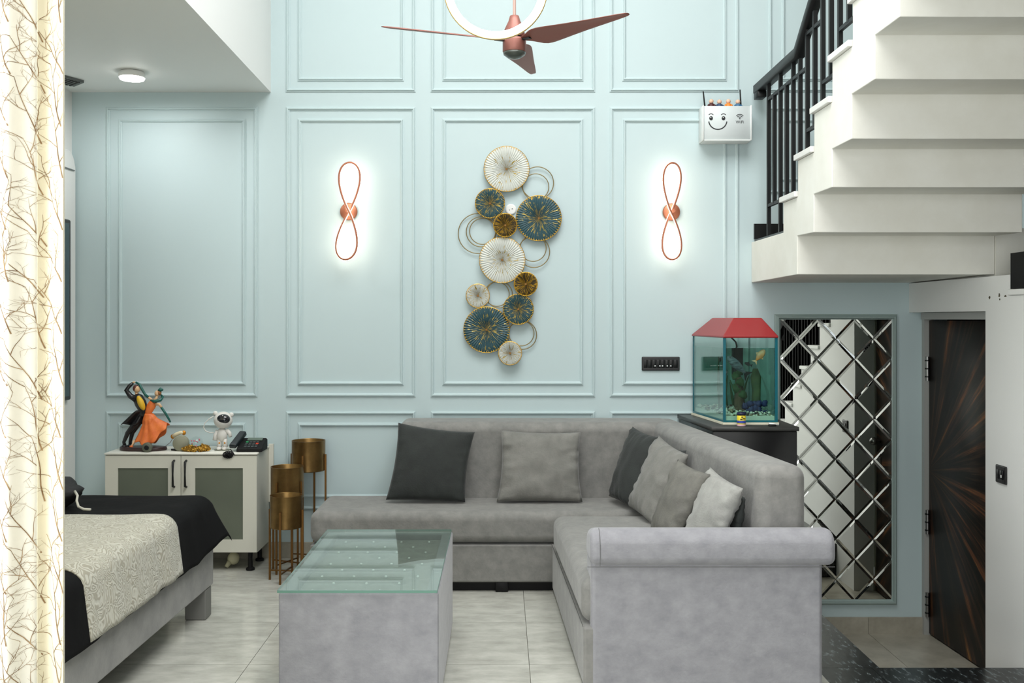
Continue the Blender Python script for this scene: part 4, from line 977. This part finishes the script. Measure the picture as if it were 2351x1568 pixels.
hx = [Qz(1730, 1000, -.10)]+hx
MB().tube(hx, .0028, 6).build('coiled_cord', M_matte, g5, smooth=True)

# ------------------------------------------------------------------ brass planters
def planter(x, y, r, ztop, ph, a0, label):
    t = thing('brass_planter', label, 'planter', (x, y, 0), group='brass planters between cabinet and sofa')
    zb = ztop-ph
    MB().lathe([(r*.96, zb), (r, zb+.004), (r, ztop-.002), (r+.001, ztop), (r-.003, ztop), (r-.005, ztop-.004), (r-.005, zb+.01), (.001, zb+.01)], (x, y, 0), 48).build('pot', M_brass, t, smooth=False, bevel=0)
    o = t.children[-1]; o.data.polygons.foreach_set('use_smooth', [True]*len(o.data.polygons))
    md = o.modifiers.new('e', 'EDGE_SPLIT'); md.split_angle = R(35)
    for k in range(4):
        a = R(a0)+k*math.pi/2; lx, ly = x+(r+.006)*math.cos(a), y+(r+.006)*math.sin(a)
        MB().bar((lx, ly, .0), (lx, ly, zb+ph*.55), .011).build('leg', M_bleg, t)
    for k in (0, 1):
        a = R(a0)+k*math.pi/2; d = Vector((math.cos(a), math.sin(a), 0))*(r+.002)
        MB().bar(Vector((x, y, .055))-d, Vector((x, y, .055))+d, .007).build('cross_bar', M_bleg, t)
planter(-1.180, 6.11, .102, .755, .185, 262, 'tallest brass planter on legs, at the back by the wall')
planter(-1.272, 5.93, .097, .622, .185, 245, 'middle height brass planter between the other two')
planter(-1.232, 5.715, .092, .49, .185, 262, 'shortest brass planter, in front of the other two')

# ------------------------------------------------------------------ black stand and aquarium
sd_ = thing('aquarium_stand', 'black cabinet carrying the aquarium behind the sofa', 'cabinet', (1.4, 5.85, 0))
MB().prism([(1.175, 5.512), (1.64, 5.512), (1.64, 6.225), (1.115, 6.225)], 'z', .001, .878).build('carcass', M_bkm, sd_, bevel=.003, seg=1)
MB().prism([(1.165, 5.505), (1.65, 5.505), (1.65, 6.235), (1.105, 6.235)], 'z', .879, .902).build('top', mat('stand_top', (52, 52, 50), .4), sd_, bevel=.002, seg=1)
aq = thing('aquarium', 'glass aquarium with a red roof shaped lid', 'aquarium', (1.4, 5.9, .903))
AQ = [(1.262, 5.622), (1.555, 5.622), (1.545, 6.19), (1.198, 6.19)]
def shrink(pl, d):
    cx_ = sum(p[0] for p in pl)/4; cy_ = sum(p[1] for p in pl)/4
    return inset(pl, d)
ZA0, ZA1 = .916, 1.405
MB().prism(inset(AQ, -.012), 'z', .9035, .9155).build('base_foam', mat('foam_white', (226, 222, 200), .7), aq)
gp = clear('tank_glass', (240, 248, 246), 1.25)
for i in range(4):
    a, b2 = Vector(AQ[i]), Vector(AQ[(i+1) % 4]); n_ = Vector((-(b2-a).y, (b2-a).x)).normalized()*.0045
    MB().prism([tuple(a), tuple(b2), tuple(b2+n_), tuple(a+n_)], 'z', ZA0, ZA1).build('glass_pane', gp, aq)
MB().prism(inset(AQ, .005), 'z', ZA0, ZA0+.005).build('glass_bottom', mat('teal_glass', (20, 110, 116), .2), aq)
sil = mat('teal_silicone', (10, 92, 104), .25)
for k, (x, y) in enumerate(AQ):
    r_ = .0075 if k < 2 else .005
    MB().prism([(x-r_, y-r_*.4), (x+r_, y-r_*.4), (x+r_, y+r_), (x-r_, y+r_)], 'z', ZA0, ZA1-.01).build('corner_seal', sil, aq)
for i in range(4):
    a, b2 = Vector(AQ[i]), Vector(AQ[(i+1) % 4]); MB().bar((a.x, a.y, ZA0+.006), (b2.x, b2.y, ZA0+.006), .010).build('base_seal', sil, aq)
ZWt = 1.335
wt = MB().prism(inset(AQ, .006), 'z', ZA0+.006, ZWt).build('water', clear('water_tint', (226, 246, 240), 1.10), aq)
# lid
top_ = [(1.33, 5.72), (1.48, 5.72), (1.475, 6.06), (1.28, 6.06)]
bo = inset(AQ, -.010)
def lidv(pl, z): return [(p[0], p[1], z) for p in pl]
MB().add(lidv(bo, 1.392)+lidv(bo, 1.402)+lidv([(1.332, 5.70), (1.493, 5.70), (1.485, 6.08), (1.29, 6.08)], 1.506), [(3,2,1,0), (8,9,10,11)]+[(i, (i+1) % 4, (i+1) % 4+4, i+4) for i in range(4)]+[(i+4, (i+1) % 4+4, (i+1) % 4+8, i+8) for i in range(4)]).build('lid', M_red, aq, bevel=.005, seg=3)
# gravel
gr = MB(); rg = random.Random(5)
GM = [mat('gravel_light', (226, 222, 210), .6), mat('gravel_dark', (70, 66, 60), .6), mat('gravel_tan', (150, 132, 104), .6)]
def inq(u, v):
    a = Vector(AQ[3]).lerp(Vector(AQ[2]), u); b2 = Vector(AQ[0]).lerp(Vector(AQ[1]), u); return b2.lerp(a, v)
gb = [MB(), MB(), MB()]
for k in range(900):
    p = inq(rg.uniform(.06, .94), rg.uniform(.03, .97)); s_ = rg.uniform(.005, .011)
    gb[0 if rg.random() < .6 else rg.choice((1, 2))].ball((p.x, p.y, .945+rg.uniform(0, .025)), s_, s_*rg.uniform(.7, 1), s_*.7, 6, 4)
for g_, m_ in zip(gb, GM): g_.build('gravel', m_, aq, kind='stuff', smooth=True)
MB().prism(inset(AQ, .008), 'z', .922, .950).build('gravel_bed', GM[0], aq)
# decoration, fish, plants
dw = mat('driftwood', (96, 76, 54), .8, col2=(60, 48, 36), scale=20); gn = mat('pond_green', (46, 82, 40), .7); bl = mat('coral_blue', (38, 44, 92), .7)
dx = thing('driftwood', 'brown tree stump ornament with moss inside the aquarium', 'ornament', (1.38, 5.80, .94))
MB().tube([(1.40, 5.80, .936), (1.395, 5.80, .98), (1.385, 5.80, 1.03), (1.39, 5.80, 1.09), (1.385, 5.80, 1.16)], [.046, .034, .026, .024, .018], 12).build('trunk', dw, dx, smooth=True)
for a, b2 in ((1.345, 5.78), (1.43, 5.79), (1.40, 5.76)): MB().tube([(1.39, 5.80, .99), ((a+1.39)/2, b2, .965), (a, b2, .938)], [.02, .016, .010], 8).build('root', dw, dx, smooth=True)
for k in range(5): MB().ball((1.385+rg.uniform(-.02, .02), 5.795+rg.uniform(-.015, .015), 1.06+.035*k), .026, .022, .026, 12, 8, jit=.6).build('moss', gn, dx, smooth=True)
dx2 = thing('tower_ornament', 'mossy greenish tower ornament at the right of the aquarium', 'ornament', (1.49, 5.80, .94))
MB().tube([(1.49, 5.80, .936), (1.485, 5.80, 1.0), (1.488, 5.80, 1.08), (1.485, 5.80, 1.16), (1.482, 5.80, 1.21)], [.032, .026, .024, .03, .014], 14).build('tower', mat('mossy_stone', (84, 98, 60), .8, col2=(52, 70, 44), scale=25), dx2, smooth=True)
dx3 = thing('blue_coral', 'dark blue bushy coral ornament low in the aquarium', 'ornament', (1.46, 5.74, .94))
for k in range(16): MB().ball((1.445+rg.uniform(-.045, .075), 5.735+rg.uniform(-.03, .03), .955+rg.uniform(0, .06)), .017, .015, .018, 8, 6, jit=.7).build('coral_tuft', bl, dx3, smooth=True)
pn = thing('tank_plant', 'green strap leaved plant rising at the back of the aquarium', 'plant', (1.36, 6.0, .94))
for k in range(7):
    x, y = 1.30+rg.uniform(-.05, .2), 6.0+rg.uniform(-.1, .08); h = rg.uniform(.14, .36)
    MB().tube([(x, y, .936), (x+rg.uniform(-.02, .02), y, .936+h*.5), (x+rg.uniform(-.04, .04), y+.01, .936+h)], [.004, .007, .002], 6, flat=(.3, 1.4)).build('leaf', gn, pn, smooth=True)
def fish(c, L, hgt, yaw, pitch, m, mf, label, slim=1.0):
    t = thing('fish', label, 'fish', c, group='fish in the aquarium')
    rot = Matrix.Rotation(yaw, 3, 'Z') @ Matrix.Rotation(pitch, 3, 'Y'); c = Vector(c)
    def T(x, y, z): return c+rot @ Vector((x*L, y*L, z*L))
    prof = [(-.5, .02), (-.44, .10), (-.3, .17), (-.1, .21), (.1, .18), (.28, .10), (.38, .055), (.42, .05)]
    vs = []; n = 12
    for x, r in prof:
        for k in range(n): a = 2*math.pi*k/n; vs.append(T(x, math.cos(a)*r*.45*hgt, math.sin(a)*r*hgt))
    fs = [(i*n+k, i*n+(k+1) % n, (i+1)*n+(k+1) % n, (i+1)*n+k) for i in range(len(prof)-1) for k in range(n)]+[tuple(range(n)), tuple(range(len(vs)-n, len(vs)))]
    MB().add(vs, fs).build('body', m, t, smooth=True)
    def fin(nm, pts): MB().add([T(x, .006, z) for x, z in pts]+[T(x, -.006, z) for x, z in pts], [tuple(range(len(pts))), tuple(range(2*len(pts)-1, len(pts)-1, -1))]+[(i, (i+1) % len(pts), (i+1) % len(pts)+len(pts), i+len(pts)) for i in range(len(pts))]).build(nm, mf, t)
    fin('tail_fin', [(.38, .04), (.62, .22), (.54, 0), (.62, -.22), (.38, -.04)])
    fin('dorsal_fin', [(-.15, .18*hgt), (.0, .18*hgt+.14), (.12, .14*hgt)]); fin('belly_fin', [(-.05, -.17*hgt), (.08, -.17*hgt-.12), (.14, -.12*hgt)])
    for s_ in (-1, 1): MB().ball(T(-.40, s_*.05*hgt, .03), .018*L, .018*L, .018*L, 8, 6).build('eye', M_bk, t)
m_sil = mat('fish_silver', (120, 130, 140), .35, col2=(40, 46, 54), scale=26, stretch=(1, 1, 4)); m_org = mat('fish_orange', (232, 130, 50), .4, col2=(244, 214, 180), scale=10)
fish((1.345, 5.67, 1.235), .155, .8, R(8), R(42), m_sil, M_bk, 'large silver and black striped fish diving at the tank front')
fish((1.478, 5.68, 1.29), .085, 1.15, R(160), R(52), m_org, m_org, 'orange and white goldfish near the top right of the tank')
fish((1.29, 5.86, 1.26), .06, 1.1, R(250), R(5), mat('fish_black', (24, 26, 30), .4), M_bk, 'small black fish at the left side of the tank')
fish((1.30, 5.75, 1.19), .05, .9, R(280), R(-20), m_sil, M_bk, 'small dark fish below the waterline at the left pane')
fish((1.42, 5.72, 1.24), .05, .9, R(20), R(20), MATS['fish_black'], M_bk, 'small black fish in the middle of the tank')
# filter box and hose
ft = thing('tank_filter', 'dark filter hanging in the water behind the big silver fish', 'filter', (1.43, 6.0, 1.2))
box('filter_body', 1.40, 1.46, 6.0, 6.05, 1.16, 1.33, M_matte, ft, bevel=.005)
MB().tube([(1.43, 6.02, 1.32), (1.42, 6.02, 1.36), (1.38, 6.02, 1.40)], .005, 8).build('hose', M_matte, ft, smooth=True)
# jar and small objects on the stand
jr = thing('fish_food_jar', 'small yellow jar with a navy lid before the aquarium', 'jar', P(1702, 977, 5.545))
jc = P(1702, 977, 5.56); zj = .903
MB().lathe([(.022, zj), (.0245, zj+.004), (.0245, zj+.055), (.022, zj+.060)], (jc.x, jc.y, 0), 28).build('body', mat('jar_yellow', (236, 214, 60), .35), jr, smooth=True)
MB().lathe([(.0255, zj+.060), (.0255, zj+.073), (.023, zj+.075)], (jc.x, jc.y, 0), 28).build('lid', mat('navy', (24, 26, 60), .35), jr, smooth=True)
MB().lathe([(.025, zj+.001), (.025, zj+.010)], (jc.x, jc.y, 0), 28, cap=False).build('label_band', mat('pale_pink', (220, 180, 190), .4), jr)
MB().lathe([(.0249, zj+.016), (.0249, zj+.030)], (jc.x, jc.y, 0), 28, cap=False).build('label_band', mat('label_blue', (50, 70, 160), .4), jr)
for k, (dx_, dz_, w_) in enumerate(((-.012, .036, .012), (.002, .040, .014), (-.006, .048, .01))):
    box('label_mark', jc.x+dx_, jc.x+dx_+w_, jc.y-.0262, jc.y-.0235, zj+dz_, zj+dz_+.005, mat('label_dark', (30, 30, 40), .4), jr)
tt = thing('small_tool', 'small black and white clip lying on the stand edge', 'clip', P(1777, 974, 5.54))
q = P(1777, 974, 5.54)
box('clip_body', q.x-.03, q.x+.012, 5.53, 5.555, .903, .912, M_matte, tt, bevel=.003, seg=1)
MB().tube([(q.x-.025, 5.55, .917), (q.x+.03, 5.56, .908)], .005, 8).build('white_part', M_white, tt, smooth=True)
